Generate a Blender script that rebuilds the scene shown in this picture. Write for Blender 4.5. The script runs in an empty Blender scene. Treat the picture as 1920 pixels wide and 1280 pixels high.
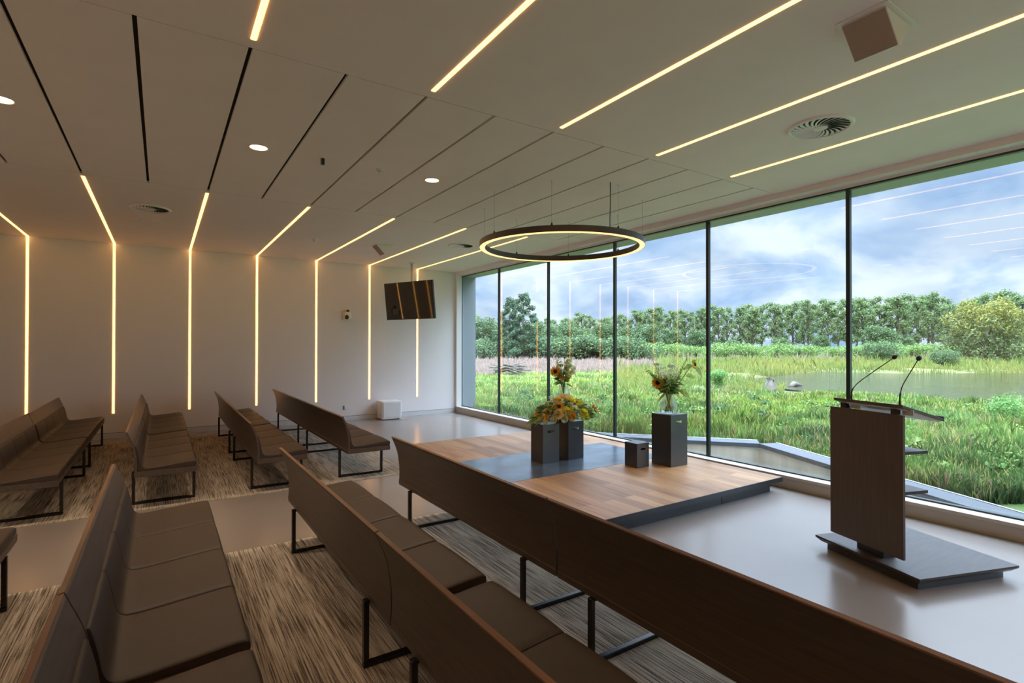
import bpy, bmesh, math, random
import numpy as np
from mathutils import Vector, Matrix
random.seed(7); rng = np.random.default_rng(7)
PI = math.pi
SC = bpy.context.scene
COL = SC.collection

# ------------------------------------------------------------------ camera
CAMX = Vector((0.8354, -0.5496, 0.0011)); CAMU = Vector((-0.0047, -0.0051, 1.0)); CAMF = Vector((0.5496, 0.8354, 0.0068))
cam_d = bpy.data.cameras.new('camera'); cam = bpy.data.objects.new('camera', cam_d); COL.objects.link(cam)
cam_d.sensor_width = 36.0; cam_d.lens = 18.718; cam_d.clip_end = 600; cam_d.clip_start = 0.02
_u = CAMX.cross(-CAMF) * -1
m3 = Matrix((CAMX, CAMU, -CAMF)).transposed()
cam.matrix_world = Matrix.Translation((0, 0, 1.65)) @ m3.to_4x4()
SC.camera = cam

# ------------------------------------------------------------------ look
SC.view_settings.view_transform = 'Standard'; SC.view_settings.look = 'None'
SC.view_settings.gamma = 1.0; SC.view_settings.use_curve_mapping = False
SC.view_settings.exposure = 1.3
SC.cycles.max_bounces = 10; SC.cycles.diffuse_bounces = 6; SC.cycles.glossy_bounces = 4
SC.cycles.transparent_max_bounces = 24; SC.cycles.transmission_bounces = 8
SC.cycles.sample_clamp_indirect = 6.0
SC.cycles.caustics_reflective = False; SC.cycles.caustics_refractive = False

# ------------------------------------------------------------------ sky
SKY_STRENGTH = 1.0
w = bpy.data.worlds.new('world'); SC.world = w; w.use_nodes = True
nt = w.node_tree; nt.nodes.clear()
def N(t, **k):
    n = nt.nodes.new(t)
    for a, b in k.items(): setattr(n, a, b)
    return n
def L(a, b): nt.links.new(a, b)
tc = N('ShaderNodeTexCoord'); sep = N('ShaderNodeSeparateXYZ'); L(tc.outputs['Generated'], sep.inputs[0])
zc = N('ShaderNodeMath', operation='MAXIMUM'); zc.inputs[1].default_value = 0.0; L(sep.outputs['Z'], zc.inputs[0])
za = N('ShaderNodeMath', operation='ADD'); za.inputs[1].default_value = 0.42; L(zc.outputs[0], za.inputs[0])
dx = N('ShaderNodeMath', operation='DIVIDE'); L(sep.outputs['X'], dx.inputs[0]); L(za.outputs[0], dx.inputs[1])
dy = N('ShaderNodeMath', operation='DIVIDE'); L(sep.outputs['Y'], dy.inputs[0]); L(za.outputs[0], dy.inputs[1])
cb = N('ShaderNodeCombineXYZ'); L(dx.outputs[0], cb.inputs[0]); L(dy.outputs[0], cb.inputs[1])
n1 = N('ShaderNodeTexNoise'); n1.inputs['Scale'].default_value = 3.3; n1.inputs['Detail'].default_value = 9; n1.inputs['Roughness'].default_value = 0.6; n1.inputs['Distortion'].default_value = 0.35
L(cb.outputs[0], n1.inputs['Vector'])
r1 = N('ShaderNodeValToRGB'); e = r1.color_ramp.elements
e[0].position = 0.32; e[0].color = (0.47, 0.64, 0.87, 1); e[1].position = 0.46; e[1].color = (0.70, 0.81, 0.95, 1)
x = r1.color_ramp.elements.new(0.56); x.color = (0.92, 0.96, 1.0, 1)
L(n1.outputs['Fac'], r1.inputs[0])
mp = N('ShaderNodeMapping'); mp.inputs['Location'].default_value = (3.3, 1.7, 0.4); L(cb.outputs[0], mp.inputs[0])
n2 = N('ShaderNodeTexNoise'); n2.inputs['Scale'].default_value = 2.1; n2.inputs['Detail'].default_value = 7; n2.inputs['Roughness'].default_value = 0.5
L(mp.outputs[0], n2.inputs['Vector'])
r2 = N('ShaderNodeValToRGB'); e = r2.color_ramp.elements
e[0].position = 0.41; e[0].color = (0.60, 0.67, 0.76, 1); e[1].position = 0.56; e[1].color = (1, 1, 1, 1)
L(n2.outputs['Fac'], r2.inputs[0])
mx = N('ShaderNodeMixRGB', blend_type='MULTIPLY'); mx.inputs[0].default_value = 0.8; L(r1.outputs[0], mx.inputs[1]); L(r2.outputs[0], mx.inputs[2])
zr = N('ShaderNodeMapRange'); zr.inputs[1].default_value = 0.32; zr.inputs[2].default_value = 1.0; zr.inputs[3].default_value = 0.50; zr.inputs[4].default_value = 9.0
L(zc.outputs[0], zr.inputs[0])
st = N('ShaderNodeMath', operation='MULTIPLY'); st.inputs[1].default_value = SKY_STRENGTH; L(zr.outputs[0], st.inputs[0])
hm = N('ShaderNodeMixRGB', blend_type='MULTIPLY'); hm.inputs[0].default_value = 1.0; hm.inputs[2].default_value = (0.90, 0.97, 1.07, 1); L(mx.outputs[0], hm.inputs[1])
bg = N('ShaderNodeBackground'); L(hm.outputs[0], bg.inputs[0]); L(st.outputs[0], bg.inputs[1])
wo = N('ShaderNodeOutputWorld'); L(bg.outputs[0], wo.inputs[0])

# hazy sun high behind the building
sd = bpy.data.lights.new('sun', 'SUN'); sd.energy = 0.85; sd.angle = math.radians(12); sd.color = (1, 0.96, 0.88)
so = bpy.data.objects.new('sun', sd); COL.objects.link(so)
so.rotation_euler = Vector((0.62, 0.10, -0.80)).to_track_quat('-Z', 'Y').to_euler()

# ------------------------------------------------------------------ materials
MATS = {}
def newmat(name):
    m = bpy.data.materials.new(name); m.use_nodes = True
    MATS[name] = m
    return m, m.node_tree, m.node_tree.nodes['Principled BSDF']
def simple(name, col, rough=0.5, metal=0.0, spec=0.5, var=0.0, vscale=(4, 4, 4), bump=0.0, bscale=80, sheen=0.0):
    m, t, b = newmat(name)
    b.inputs['Base Color'].default_value = (*col, 1); b.inputs['Roughness'].default_value = rough
    b.inputs['Metallic'].default_value = metal; b.inputs['Specular IOR Level'].default_value = spec
    if sheen: b.inputs['Sheen Weight'].default_value = sheen
    tcn = t.nodes.new('ShaderNodeTexCoord')
    if var:
        mpn = t.nodes.new('ShaderNodeMapping'); mpn.inputs['Scale'].default_value = vscale
        t.links.new(tcn.outputs['Object'], mpn.inputs[0])
        nz = t.nodes.new('ShaderNodeTexNoise'); nz.inputs['Detail'].default_value = 6; nz.inputs['Scale'].default_value = 1
        t.links.new(mpn.outputs[0], nz.inputs['Vector'])
        rp = t.nodes.new('ShaderNodeValToRGB')
        rp.color_ramp.elements[0].position = 0.3; rp.color_ramp.elements[1].position = 0.7
        rp.color_ramp.elements[0].color = (*[c * (1 - var) for c in col], 1)
        rp.color_ramp.elements[1].color = (*[min(1, c * (1 + var)) for c in col], 1)
        t.links.new(nz.outputs['Fac'], rp.inputs[0]); t.links.new(rp.outputs[0], b.inputs['Base Color'])
    if bump:
        nb = t.nodes.new('ShaderNodeTexNoise'); nb.inputs['Scale'].default_value = bscale; nb.inputs['Detail'].default_value = 3
        t.links.new(tcn.outputs['Object'], nb.inputs['Vector'])
        bp = t.nodes.new('ShaderNodeBump'); bp.inputs['Strength'].default_value = bump; bp.inputs['Distance'].default_value = 0.002
        t.links.new(nb.outputs['Fac'], bp.inputs['Height']); t.links.new(bp.outputs[0], b.inputs['Normal'])
    return m
def emit(name, col, s):
    m, t, b = newmat(name)
    b.inputs['Base Color'].default_value = (0.8, 0.75, 0.65, 1)
    b.inputs['Emission Color'].default_value = (*col, 1); b.inputs['Emission Strength'].default_value = s
    return m

PLASTER = simple('plaster_white', (0.81, 0.785, 0.79), 0.65, var=0.012, vscale=(1.5, 1.5, 1.5), bump=0.05, bscale=60)
CEIL = simple('ceiling_board', (0.86, 0.80, 0.79), 0.8, spec=0.2, var=0.015, vscale=(3, 3, 3), bump=0.08, bscale=200)
DARKGAP = simple('shadow_gap', (0.06, 0.05, 0.04), 0.8)
LEDGE = simple('sill_beige', (0.50, 0.45, 0.38), 0.45, var=0.05, vscale=(1, 1, 6))
WHITE = simple('white_powder', (0.78, 0.78, 0.77), 0.4)
ALU = simple('brushed_alu', (0.66, 0.67, 0.68), 0.4, metal=0.25, var=0.03, vscale=(1, 30, 1))
BLACK = simple('black_plastic', (0.015, 0.015, 0.017), 0.4)
MULL = simple('dark_green_mullion', (0.012, 0.026, 0.026), 0.35)
FIN = simple('fin_grey', (0.20, 0.235, 0.26), 0.6)
SOFFIT = simple('soffit_grey', (0.42, 0.47, 0.42), 0.7)
GREYCLOTH = simple('grille_cloth', (0.34, 0.31, 0.29), 0.9, bump=0.2, bscale=400)
STEEL_DARK = simple('dark_steel', (0.055, 0.062, 0.072), 0.34, metal=0.55, var=0.1, vscale=(2, 2, 2))
PEDESTAL = simple('pedestal_metal', (0.115, 0.115, 0.12), 0.38, metal=0.85, var=0.06, vscale=(3, 3, 3))
SLAB = simple('blued_steel_plate', (0.13, 0.17, 0.22), 0.24, metal=0.6, var=0.35, vscale=(3, 5, 3))
SLED = simple('sled_steel', (0.05, 0.048, 0.05), 0.22, metal=0.85)
PAD = simple('pad_fabric', (0.036, 0.023, 0.017), 0.55, spec=0.5, var=0.06, vscale=(30, 30, 30), bump=0.12, bscale=900)
FLOOR = simple('vinyl_floor', (0.25, 0.215, 0.192), 0.24, spec=1.0, var=0.03, vscale=(1.2, 1.2, 1), bump=0.02, bscale=30)
CONCRETE = simple('concrete', (0.50, 0.46, 0.37), 0.85, var=0.18, vscale=(5, 5, 1.2), bump=0.2, bscale=30)
COPING = simple('coping_grey', (0.06, 0.068, 0.078), 0.8, var=0.06, vscale=(3, 3, 3))
STRIP = emit('led_strip', (1.0, 0.43, 0.095), 2.6)
RING = emit('led_ring', (1.0, 0.50, 0.14), 1.2)
DOWNL = emit('downlight_lens', (1.0, 0.62, 0.30), 2.2)
REFL = simple('downlight_cup', (0.85, 0.6, 0.4), 0.3)
RINGB = simple('ring_body_bronze', (0.085, 0.068, 0.066), 0.35, metal=0.3)
SCREEN = simple('tv_screen', (0.016, 0.014, 0.014), 0.05, spec=0.7)
WIRE = simple('steel_wire', (0.35, 0.34, 0.33), 0.4, metal=0.7)
BARK = simple('bark', (0.11, 0.09, 0.07), 0.9, var=0.2, vscale=(6, 6, 2))
LOG = simple('weathered_log', (0.13, 0.11, 0.09), 0.9, var=0.25, vscale=(6, 6, 6))
STEM = simple('green_stem', (0.10, 0.18, 0.04), 0.6)

def veneer(name, c1, c2, sc, rough=0.42, swap=False):
    m, t, b = newmat(name)
    tcn = t.nodes.new('ShaderNodeTexCoord'); mpn = t.nodes.new('ShaderNodeMapping'); mpn.inputs['Scale'].default_value = sc
    t.links.new(tcn.outputs['Object'], mpn.inputs[0])
    nz = t.nodes.new('ShaderNodeTexNoise'); nz.inputs['Detail'].default_value = 8; nz.inputs['Scale'].default_value = 1; nz.inputs['Roughness'].default_value = 0.65
    t.links.new(mpn.outputs[0], nz.inputs['Vector'])
    rp = t.nodes.new('ShaderNodeValToRGB'); rp.color_ramp.elements[0].position = 0.3; rp.color_ramp.elements[1].position = 0.72
    rp.color_ramp.elements[0].color = (*c1, 1); rp.color_ramp.elements[1].color = (*c2, 1)
    t.links.new(nz.outputs['Fac'], rp.inputs[0]); t.links.new(rp.outputs[0], b.inputs['Base Color'])
    b.inputs['Roughness'].default_value = rough
    bp = t.nodes.new('ShaderNodeBump'); bp.inputs['Strength'].default_value = 0.12; bp.inputs['Distance'].default_value = 0.001
    t.links.new(nz.outputs['Fac'], bp.inputs['Height']); t.links.new(bp.outputs[0], b.inputs['Normal'])
    return m
VENEER = veneer('dark_veneer', (0.058, 0.040, 0.031), (0.098, 0.072, 0.058), (60, 3, 60))
EDGE = veneer('veneer_edge', (0.12, 0.060, 0.034), (0.19, 0.105, 0.066), (40, 2, 90))
VENEERL = veneer('lectern_veneer', (0.075, 0.056, 0.048), (0.115, 0.088, 0.076), (60, 60, 3))
BASEWOOD = veneer('lectern_base_wood', (0.022, 0.016, 0.015), (0.062, 0.042, 0.035), (5, 30, 30), 0.5)

def glassmat(name, tint, f0):
    m = bpy.data.materials.new(name); m.use_nodes = True; t = m.node_tree; t.nodes.clear()
    o = t.nodes.new('ShaderNodeOutputMaterial'); mix = t.nodes.new('ShaderNodeMixShader')
    tr = t.nodes.new('ShaderNodeBsdfTransparent'); tr.inputs[0].default_value = (*tint, 1)
    gl = t.nodes.new('ShaderNodeBsdfGlossy'); gl.inputs['Roughness'].default_value = 0.0
    lw = t.nodes.new('ShaderNodeLayerWeight'); lw.inputs[0].default_value = 0.5
    pw = t.nodes.new('ShaderNodeMath'); pw.operation = 'POWER'; pw.inputs[1].default_value = 5
    ma = t.nodes.new('ShaderNodeMath'); ma.operation = 'MULTIPLY_ADD'; ma.inputs[1].default_value = 1 - f0; ma.inputs[2].default_value = f0
    t.links.new(lw.outputs['Facing'], pw.inputs[0]); t.links.new(pw.outputs[0], ma.inputs[0]); t.links.new(ma.outputs[0], mix.inputs[0])
    t.links.new(tr.outputs[0], mix.inputs[1]); t.links.new(gl.outputs[0], mix.inputs[2]); t.links.new(mix.outputs[0], o.inputs[0])
    return m
GLASS = glassmat('window_glass', (0.97, 0.99, 0.985), 0.045)
VASEG = glassmat('vase_glass', (0.93, 0.955, 0.96), 0.13)
WATERG = glassmat('vase_water', (0.97, 0.98, 0.98), 0.03)

def carpet_mat():
    m, t, b = newmat('striped_carpet')
    tcn = t.nodes.new('ShaderNodeTexCoord')
    def nz(sc, det, rough=0.6):
        mpn = t.nodes.new('ShaderNodeMapping'); mpn.inputs['Scale'].default_value = sc
        t.links.new(tcn.outputs['Object'], mpn.inputs[0])
        n = t.nodes.new('ShaderNodeTexNoise'); n.inputs['Scale'].default_value = 1; n.inputs['Detail'].default_value = det; n.inputs['Roughness'].default_value = rough
        t.links.new(mpn.outputs[0], n.inputs['Vector']); return n
    a = nz((125, 2.0, 1), 3, 0.7); c = nz((380, 140, 1), 2); d = nz((5, 2.0, 1), 2)
    ad = t.nodes.new('ShaderNodeMath'); ad.operation = 'MULTIPLY_ADD'; ad.inputs[1].default_value = 0.35
    t.links.new(c.outputs['Fac'], ad.inputs[0]); t.links.new(a.outputs['Fac'], ad.inputs[2])
    ad2 = t.nodes.new('ShaderNodeMath'); ad2.operation = 'MULTIPLY_ADD'; ad2.inputs[1].default_value = 0.18
    t.links.new(d.outputs['Fac'], ad2.inputs[0]); t.links.new(ad.outputs[0], ad2.inputs[2])
    rp = t.nodes.new('ShaderNodeValToRGB'); el = rp.color_ramp.elements
    el[0].position = 0.64; el[0].color = (0.085, 0.068, 0.052, 1); el[1].position = 0.83; el[1].color = (0.50, 0.44, 0.36, 1)
    k = el.new(0.72); k.color = (0.25, 0.205, 0.16, 1)
    t.links.new(ad2.outputs[0], rp.inputs[0]); t.links.new(rp.outputs[0], b.inputs['Base Color'])
    b.inputs['Roughness'].default_value = 0.95; b.inputs['Specular IOR Level'].default_value = 0.1
    bp = t.nodes.new('ShaderNodeBump'); bp.inputs['Strength'].default_value = 0.6; bp.inputs['Distance'].default_value = 0.004
    t.links.new(ad2.outputs[0], bp.inputs['Height']); t.links.new(bp.outputs[0], b.inputs['Normal'])
    return m
CARPET = carpet_mat()

def plank_mat():
    m, t, b = newmat('oak_planks')
    tcn = t.nodes.new('ShaderNodeTexCoord')
    mpn = t.nodes.new('ShaderNodeMapping'); mpn.inputs['Rotation'].default_value = (0, 0, PI / 2)
    t.links.new(tcn.outputs['Object'], mpn.inputs[0])
    br = t.nodes.new('ShaderNodeTexBrick'); br.offset = 0.37; br.inputs['Scale'].default_value = 1
    br.inputs['Brick Width'].default_value = 1.25; br.inputs['Row Height'].default_value = 0.14; br.inputs['Mortar Size'].default_value = 0.0012
    br.inputs['Color1'].default_value = (0.0, 0, 0, 1); br.inputs['Color2'].default_value = (1, 1, 1, 1); br.inputs['Mortar'].default_value = (0.1, 0.1, 0.1, 1)
    t.links.new(mpn.outputs[0], br.inputs['Vector'])
    m2 = t.nodes.new('ShaderNodeMapping'); m2.inputs['Scale'].default_value = (26, 1.6, 26)
    t.links.new(tcn.outputs['Object'], m2.inputs[0])
    nz = t.nodes.new('ShaderNodeTexNoise'); nz.inputs['Scale'].default_value = 1; nz.inputs['Detail'].default_value = 8; nz.inputs['Roughness'].default_value = 0.65; nz.inputs['Distortion'].default_value = 0.4
    t.links.new(m2.outputs[0], nz.inputs['Vector'])
    mxn = t.nodes.new('ShaderNodeMixRGB'); mxn.inputs[0].default_value = 0.68
    t.links.new(br.outputs['Color'], mxn.inputs[1]); t.links.new(nz.outputs['Fac'], mxn.inputs[2])
    rp = t.nodes.new('ShaderNodeValToRGB'); el = rp.color_ramp.elements
    el[0].position = 0.22; el[0].color = (0.16, 0.072, 0.030, 1); el[1].position = 0.82; el[1].color = (0.56, 0.33, 0.155, 1)
    k = el.new(0.5); k.color = (0.37, 0.195, 0.085, 1)
    t.links.new(mxn.outputs[0], rp.inputs[0]); t.links.new(rp.outputs[0], b.inputs['Base Color'])
    b.inputs['Roughness'].default_value = 0.42; b.inputs['Specular IOR Level'].default_value = 0.3
    return m
PLANK = plank_mat()

# ------------------------------------------------------------------ mesh helpers
class MB:
    def __init__(s): s.v = []; s.f = []; s.mi = []; s.sm = []
    def add(s, v, f, mi=0, sm=False):
        o = len(s.v); s.v += [tuple(p) for p in v]; s.f += [tuple(i + o for i in q) for q in f]
        s.mi += [mi] * len(f); s.sm += [sm] * len(f); return s
    def box(s, x0, x1, y0, y1, z0, z1, mi=0, M=None):
        v = [Vector((x, y, z)) for z in (z0, z1) for y in (y0, y1) for x in (x0, x1)]
        if M is not None: v = [M @ p for p in v]
        return s.add(v, [(0, 2, 3, 1), (4, 5, 7, 6), (0, 1, 5, 4), (2, 6, 7, 3), (0, 4, 6, 2), (1, 3, 7, 5)], mi)
    def prism(s, poly, z0, z1, mi=0, sm=False):       # poly in xy, counterclockwise
        n = len(poly); v = [(x, y, z0) for x, y in poly] + [(x, y, z1) for x, y in poly]
        f = [tuple(range(n - 1, -1, -1)), tuple(range(n, 2 * n))] + [(i, (i + 1) % n, n + (i + 1) % n, n + i) for i in range(n)]
        return s.add(v, f, mi)
    def lathe(s, prof, c=(0, 0, 0), n=32, mi=0, cap0=False, cap1=False, sm=True, M=None):
        v = []; f = []
        for r, z in prof:
            for i in range(n):
                a = 2 * PI * i / n; p = Vector((r * math.cos(a), r * math.sin(a), z))
                if M is not None: p = M @ p
                v.append((p.x + c[0], p.y + c[1], p.z + c[2]))
        for k in range(len(prof) - 1):
            for i in range(n):
                j = (i + 1) % n; f.append((k * n + i, k * n + j, (k + 1) * n + j, (k + 1) * n + i))
        if cap0: f.append(tuple(range(n - 1, -1, -1)))
        if cap1: f.append(tuple((len(prof) - 1) * n + i for i in range(n)))
        return s.add(v, f, mi, sm)
    def tube(s, pts, r, n=8, mi=0, caps=True, sm=True):
        pts = [Vector(p) for p in pts]; rr = r if hasattr(r, '__len__') else [r] * len(pts)
        v = []; f = []; prev = None
        for k, p in enumerate(pts):
            d = (pts[min(k + 1, len(pts) - 1)] - pts[max(k - 1, 0)]).normalized()
            if prev is None:
                a = Vector((0, 0, 1)) if abs(d.z) < 0.9 else Vector((1, 0, 0)); e1 = d.cross(a).normalized()
            else: e1 = (prev - d * prev.dot(d)).normalized()
            prev = e1; e2 = d.cross(e1)
            for i in range(n):
                t = 2 * PI * i / n; v.append(p + (e1 * math.cos(t) + e2 * math.sin(t)) * rr[k])
        for k in range(len(pts) - 1):
            for i in range(n):
                j = (i + 1) % n; f.append((k * n + i, k * n + j, (k + 1) * n + j, (k + 1) * n + i))
        if caps: f += [tuple(range(n - 1, -1, -1)), tuple((len(pts) - 1) * n + i for i in range(n))]
        return s.add(v, f, mi, sm)
    def build(s, name, mat, parent=None, bevel=0.0, seg=2, loc=None):
        me = bpy.data.meshes.new(name); me.from_pydata(s.v, [], s.f)
        mats = mat if isinstance(mat, (list, tuple)) else [mat]
        for m in mats: me.materials.append(m)
        me.polygons.foreach_set('material_index', s.mi); me.polygons.foreach_set('use_smooth', s.sm); me.update()
        o = bpy.data.objects.new(name, me); COL.objects.link(o)
        if parent: o.parent = parent
        if loc: o.location = loc
        if bevel:
            bm = bmesh.new(); bm.from_mesh(me)
            bmesh.ops.recalc_face_normals(bm, faces=bm.faces)
            bmesh.ops.bevel(bm, geom=[e for e in bm.edges if e.is_manifold and e.calc_face_angle(0) > 0.6], offset=bevel, segments=seg, affect='EDGES', profile=0.6, clamp_overlap=True)
            bm.to_mesh(me); bm.free()
        return o
def tag(o, label=None, cat=None, group=None, kind=None):
    if label: o['label'] = label
    if cat: o['category'] = cat
    if group: o['group'] = group
    if kind: o['kind'] = kind
    return o
def empty(name, loc=(0, 0, 0), rz=0):
    o = bpy.data.objects.new(name, None); o.empty_display_size = 0.1; COL.objects.link(o); o.location = loc; o.rotation_euler = (0, 0, rz); return o
def kids(o): return [c for c in bpy.data.objects if c.parent == o]
def copy_tree(o, parent=None):
    ch = kids(o); c = o.copy(); COL.objects.link(c); c.parent = parent
    for k in ch: copy_tree(k, c)
    return c
def structure(o, label=None):
    o['kind'] = 'structure'
    if label: o['label'] = label
    return o

# ------------------------------------------------------------------ room shell
H = 3.435; XW = 6.03; YW = 11.70; XL = -3.9; YB = -3.6; XG = 6.20; WY0 = -2.55; WZ0 = 0.15; WZ1 = 3.345
SX = [0.44 + 1.147 * k for k in range(-3, 5)]           # light strip lines
SEAM_F, SEAM_N = 7.10, 3.53
structure(MB().box(XL - 0.2, XW, YB - 0.2, YW + 0.2, -0.2, 0).build('floor', FLOOR), 'smooth grey beige vinyl floor')

# ceiling boards
c = MB(); hw = 0.0165; T = 0.022
def boards(xs, y0, y1, half):
    xs = [XL] + [v for x in xs for v in (x - half, x + half)] + [XW - 0.001]
    for a, b in zip(xs[0::2], xs[1::2]): c.box(a, b, y0, y1, H, H + T)
gro = [0.44 + 0.5735 * k for k in range(-7, 10)]; gro = [g for g in gro if XL + 0.1 < g < XW - 0.1]
boards(SX, SEAM_F + 0.095, YW, hw)
c.box(XL, XW - 0.001, SEAM_F + 0.004, SEAM_F + 0.095, H, H + T)
boards(gro, SEAM_N + 0.004, SEAM_F - 0.004, 0.012)
boards(SX, YB, SEAM_N - 0.105, hw)
c.box(XL, XW - 0.001, SEAM_N - 0.105, SEAM_N - 0.004, H, H + T)
c.box(XL - 0.2, 6.60, YB - 0.2, YW + 0.2, H + 0.045, H + 0.30, 1)
c.box(XL, XW, SEAM_F - 0.02, SEAM_F + 0.02, H + T, H + 0.045, 1); c.box(XL, XW, SEAM_N - 0.02, SEAM_N + 0.02, H + T, H + 0.045, 1)
structure(c.build('ceiling', [CEIL, DARKGAP]), 'light grey ceiling of long boards with dark joints')

# end wall with slots for the strips
c = MB(); SZ = 0.44
xs = [XL] + [v for x in SX for v in (x - hw, x + hw)] + [XW]
for a, b in zip(xs[0::2], xs[1::2]): c.box(a, b, YW, YW + 0.03, SZ, H + 0.02)
c.box(XL, XW, YW, YW + 0.03, 0.0, SZ)
c.box(XL - 0.2, XW, YW + 0.03, YW + 0.22, -0.2, H + 0.1)
structure(c.build('wall_end', PLASTER), 'white end wall with vertical light slots')
structure(MB().box(XL - 0.2, XL, YB - 0.2, YW, -0.2, H + 0.1).build('wall_left', PLASTER))
structure(MB().box(XL, 6.60, YB - 0.2, YB, -0.2, H + 0.1).build('wall_back', PLASTER))
c = MB(); c.box(XW, 6.60, YB, WY0, -0.2, H + 0.04); structure(c.build('wall_right', PLASTER))
c = MB().box(XW, XG - 0.03, YW - 0.07, YW + 0.22, WZ0 + 0.001, WZ1 + 0.025)
structure(c.build('trim_1', WHITE), 'white jamb between end wall and glass')
c = MB(); c.box(XW, XG - 0.03, WY0, YW + 0.22, WZ1 + 0.025, H + 0.04); c.box(XG - 0.03, XG + 0.03, WY0, YW + 0.2, WZ1 + 0.001, H + 0.04)
structure(c.build('trim_2', PLASTER), 'pale bulkhead above the glass wall')
c = MB(); c.box(XG - 0.032, XG + 0.02, WY0, YW + 0.1, WZ1 - 0.018, WZ1); c.box(XG - 0.032, XG + 0.02, WY0, YW + 0.1, WZ0, WZ0 + 0.014)
c.box(XG - 0.032, XG + 0.02, YW - 0.002, YW + 0.03, WZ0, WZ1)
structure(c.build('trim_3', MULL), 'dark frame line around the glass wall')
c = MB(); c.box(XW - 0.012, XG + 0.035, WY0, YW + 0.2, 0.118, WZ0); c.box(XW + 0.012, XG + 0.03, WY0, YW + 0.2, -0.3, 0.118)
structure(c.build('trim_4', LEDGE, bevel=0.002, seg=1), 'low beige window ledge')
c = MB(); c.box(XL, XW, YW - 0.014, YW, 0, 0.095); c.box(XL, XW, YW - 0.006, YW, 0.095, 0.101, 1)  # thin dark strip on top stands in for the shadow line
structure(c.build('baseboard_end', [ALU, DARKGAP]), 'brushed metal baseboard of the end wall')
structure(MB().box(XG + 0.03, 6.60, YW, YW + 0.30, -0.4, H + 0.3).build('wall_outside', FIN), 'dark grey outside wall fin beside the glass')
c = MB()
yy = [-2.55, 0.5, 3.05, 6.1, 9.1, YW]
for a, b in zip(yy[:-1], yy[1:]): c.box(XG + 0.03, 6.60, a + 0.003, b - 0.003, WZ1 - 0.003, H + 0.04)
structure(c.build('trim_5', SOFFIT), 'green grey soffit outside above the glass')

MY = [WY0, -0.76, 1.02, 2.80, 4.57, 6.35, 8.14, 9.93, YW]
for i in range(8):
    wgl = structure(MB().box(XG - 0.006, XG + 0.006, MY[i] + 0.003, MY[i + 1] - 0.003, WZ0 + 0.012, WZ1 - 0.015).build('window_%d' % (8 - i), GLASS))
    if i: MB().box(XG - 0.028, XG + 0.016, MY[i] - 0.02, MY[i] + 0.02, WZ0 + 0.012, WZ1 - 0.016).build('mullion', MULL, wgl)

# carpets
def carpet(y0, y1, label):
    tag(MB().box(-3.0, 2.75, y0, y1, 0.0, 0.006).build('carpet', CARPET), label, 'carpet', 'striped carpets under the benches')
carpet(6.46, 11.2, 'striped beige brown carpet under the far block of benches by the end wall')
carpet(-2.6, 4.76, 'striped beige brown carpet under the near block of benches, in front of the aisle')

# ------------------------------------------------------------------ light strips
WHERE = ['first', 'second', 'third', 'fourth', 'fifth', 'sixth', 'seventh']
for k, x in enumerate(SX[1:]):
    t = tag(empty('light_strip', (x, YW, SZ)), '%s warm light strip from the left on the end wall and ceiling' % WHERE[k], 'light strip', 'light strips bending from ceiling to end wall')
    MB().box(-0.0140, 0.0140, -0.005, 0.02, 0.002, H - SZ).build('wall_section', STRIP, t)
    MB().box(-0.0140, 0.0140, SEAM_F + 0.098 - YW, -0.006, H - SZ - 0.0045, H - SZ + 0.02).build('ceiling_section', STRIP, t)
near_lab = {3: 'nearest warm ceiling light strip, cut off by the upper edge of the photo left of centre', 4: 'warm ceiling light strip at top centre, second from the left in the near ceiling',
            5: 'warm ceiling light strip ending right of top centre, left of the large ceiling speaker', 6: 'warm ceiling light strip passing between the large ceiling speaker and the big air diffuser',
            7: 'warm ceiling light strip nearest the glass wall in the near ceiling field'}
for k in range(1, 8):  # the two leftmost strips are unseen, added to balance the room light
    x = SX[k]
    o = MB().box(x - 0.0140, x + 0.0140, YB + 0.3, SEAM_N - 0.108, H - 0.0045, H + 0.02).build('ceiling_light_strip', STRIP)
    tag(o, near_lab.get(k, 'unseen warm ceiling light strip added at left for light balance'), 'light strip', 'light strips of the near ceiling field')

# ------------------------------------------------------------------ ceiling fittings
def swirl(x, y, label, R=0.24):
    t = tag(empty('air_diffuser', (x, y, H)), label, 'air vent', 'round swirl air diffusers in the ceiling')
    c = MB(); c.lathe([(R - 0.036, -0.002), (R - 0.034, -0.016), (R - 0.012, -0.020), (R - 0.003, -0.010), (R, 0.0)], n=56)
    c.build('rim', WHITE, t)
    MB().lathe([(0.001, -0.0012), (R - 0.034, -0.0012)], n=40, sm=False).build('dark_cavity', DARKGAP, t)
    c = MB(); nv = 24
    for i in range(nv):
        a0 = 2 * PI * i / nv; v = []
        for s in range(9):
            q = s / 8; r = 0.045 + (R - 0.038 - 0.045) * q; a = a0 + 0.55 * q; wd = 0.58 * 2 * PI / nv
            for da, dz in ((-wd / 2, -0.017), (wd / 2, -0.011)): v.append((r * math.cos(a + da), r * math.sin(a + da), dz))
        c.add(v, [(2 * s, 2 * s + 1, 2 * s + 3, 2 * s + 2) for s in range(8)])
    c.build('vane_ring', WHITE, t)
    MB().lathe([(0.001, -0.022), (0.045, -0.020), (0.06, -0.012), (0.06, -0.002)], n=24).build('hub', WHITE, t)
swirl(4.48, 2.24, 'largest looking round swirl diffuser, right of the ring lamp between two light strips', 0.245)
swirl(-0.13, 8.42, 'round swirl diffuser at left, between the second and third light strips from the left', 0.235)
swirl(4.48, 8.46, 'small looking round swirl diffuser left of the ring lamp above the television', 0.235)

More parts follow.
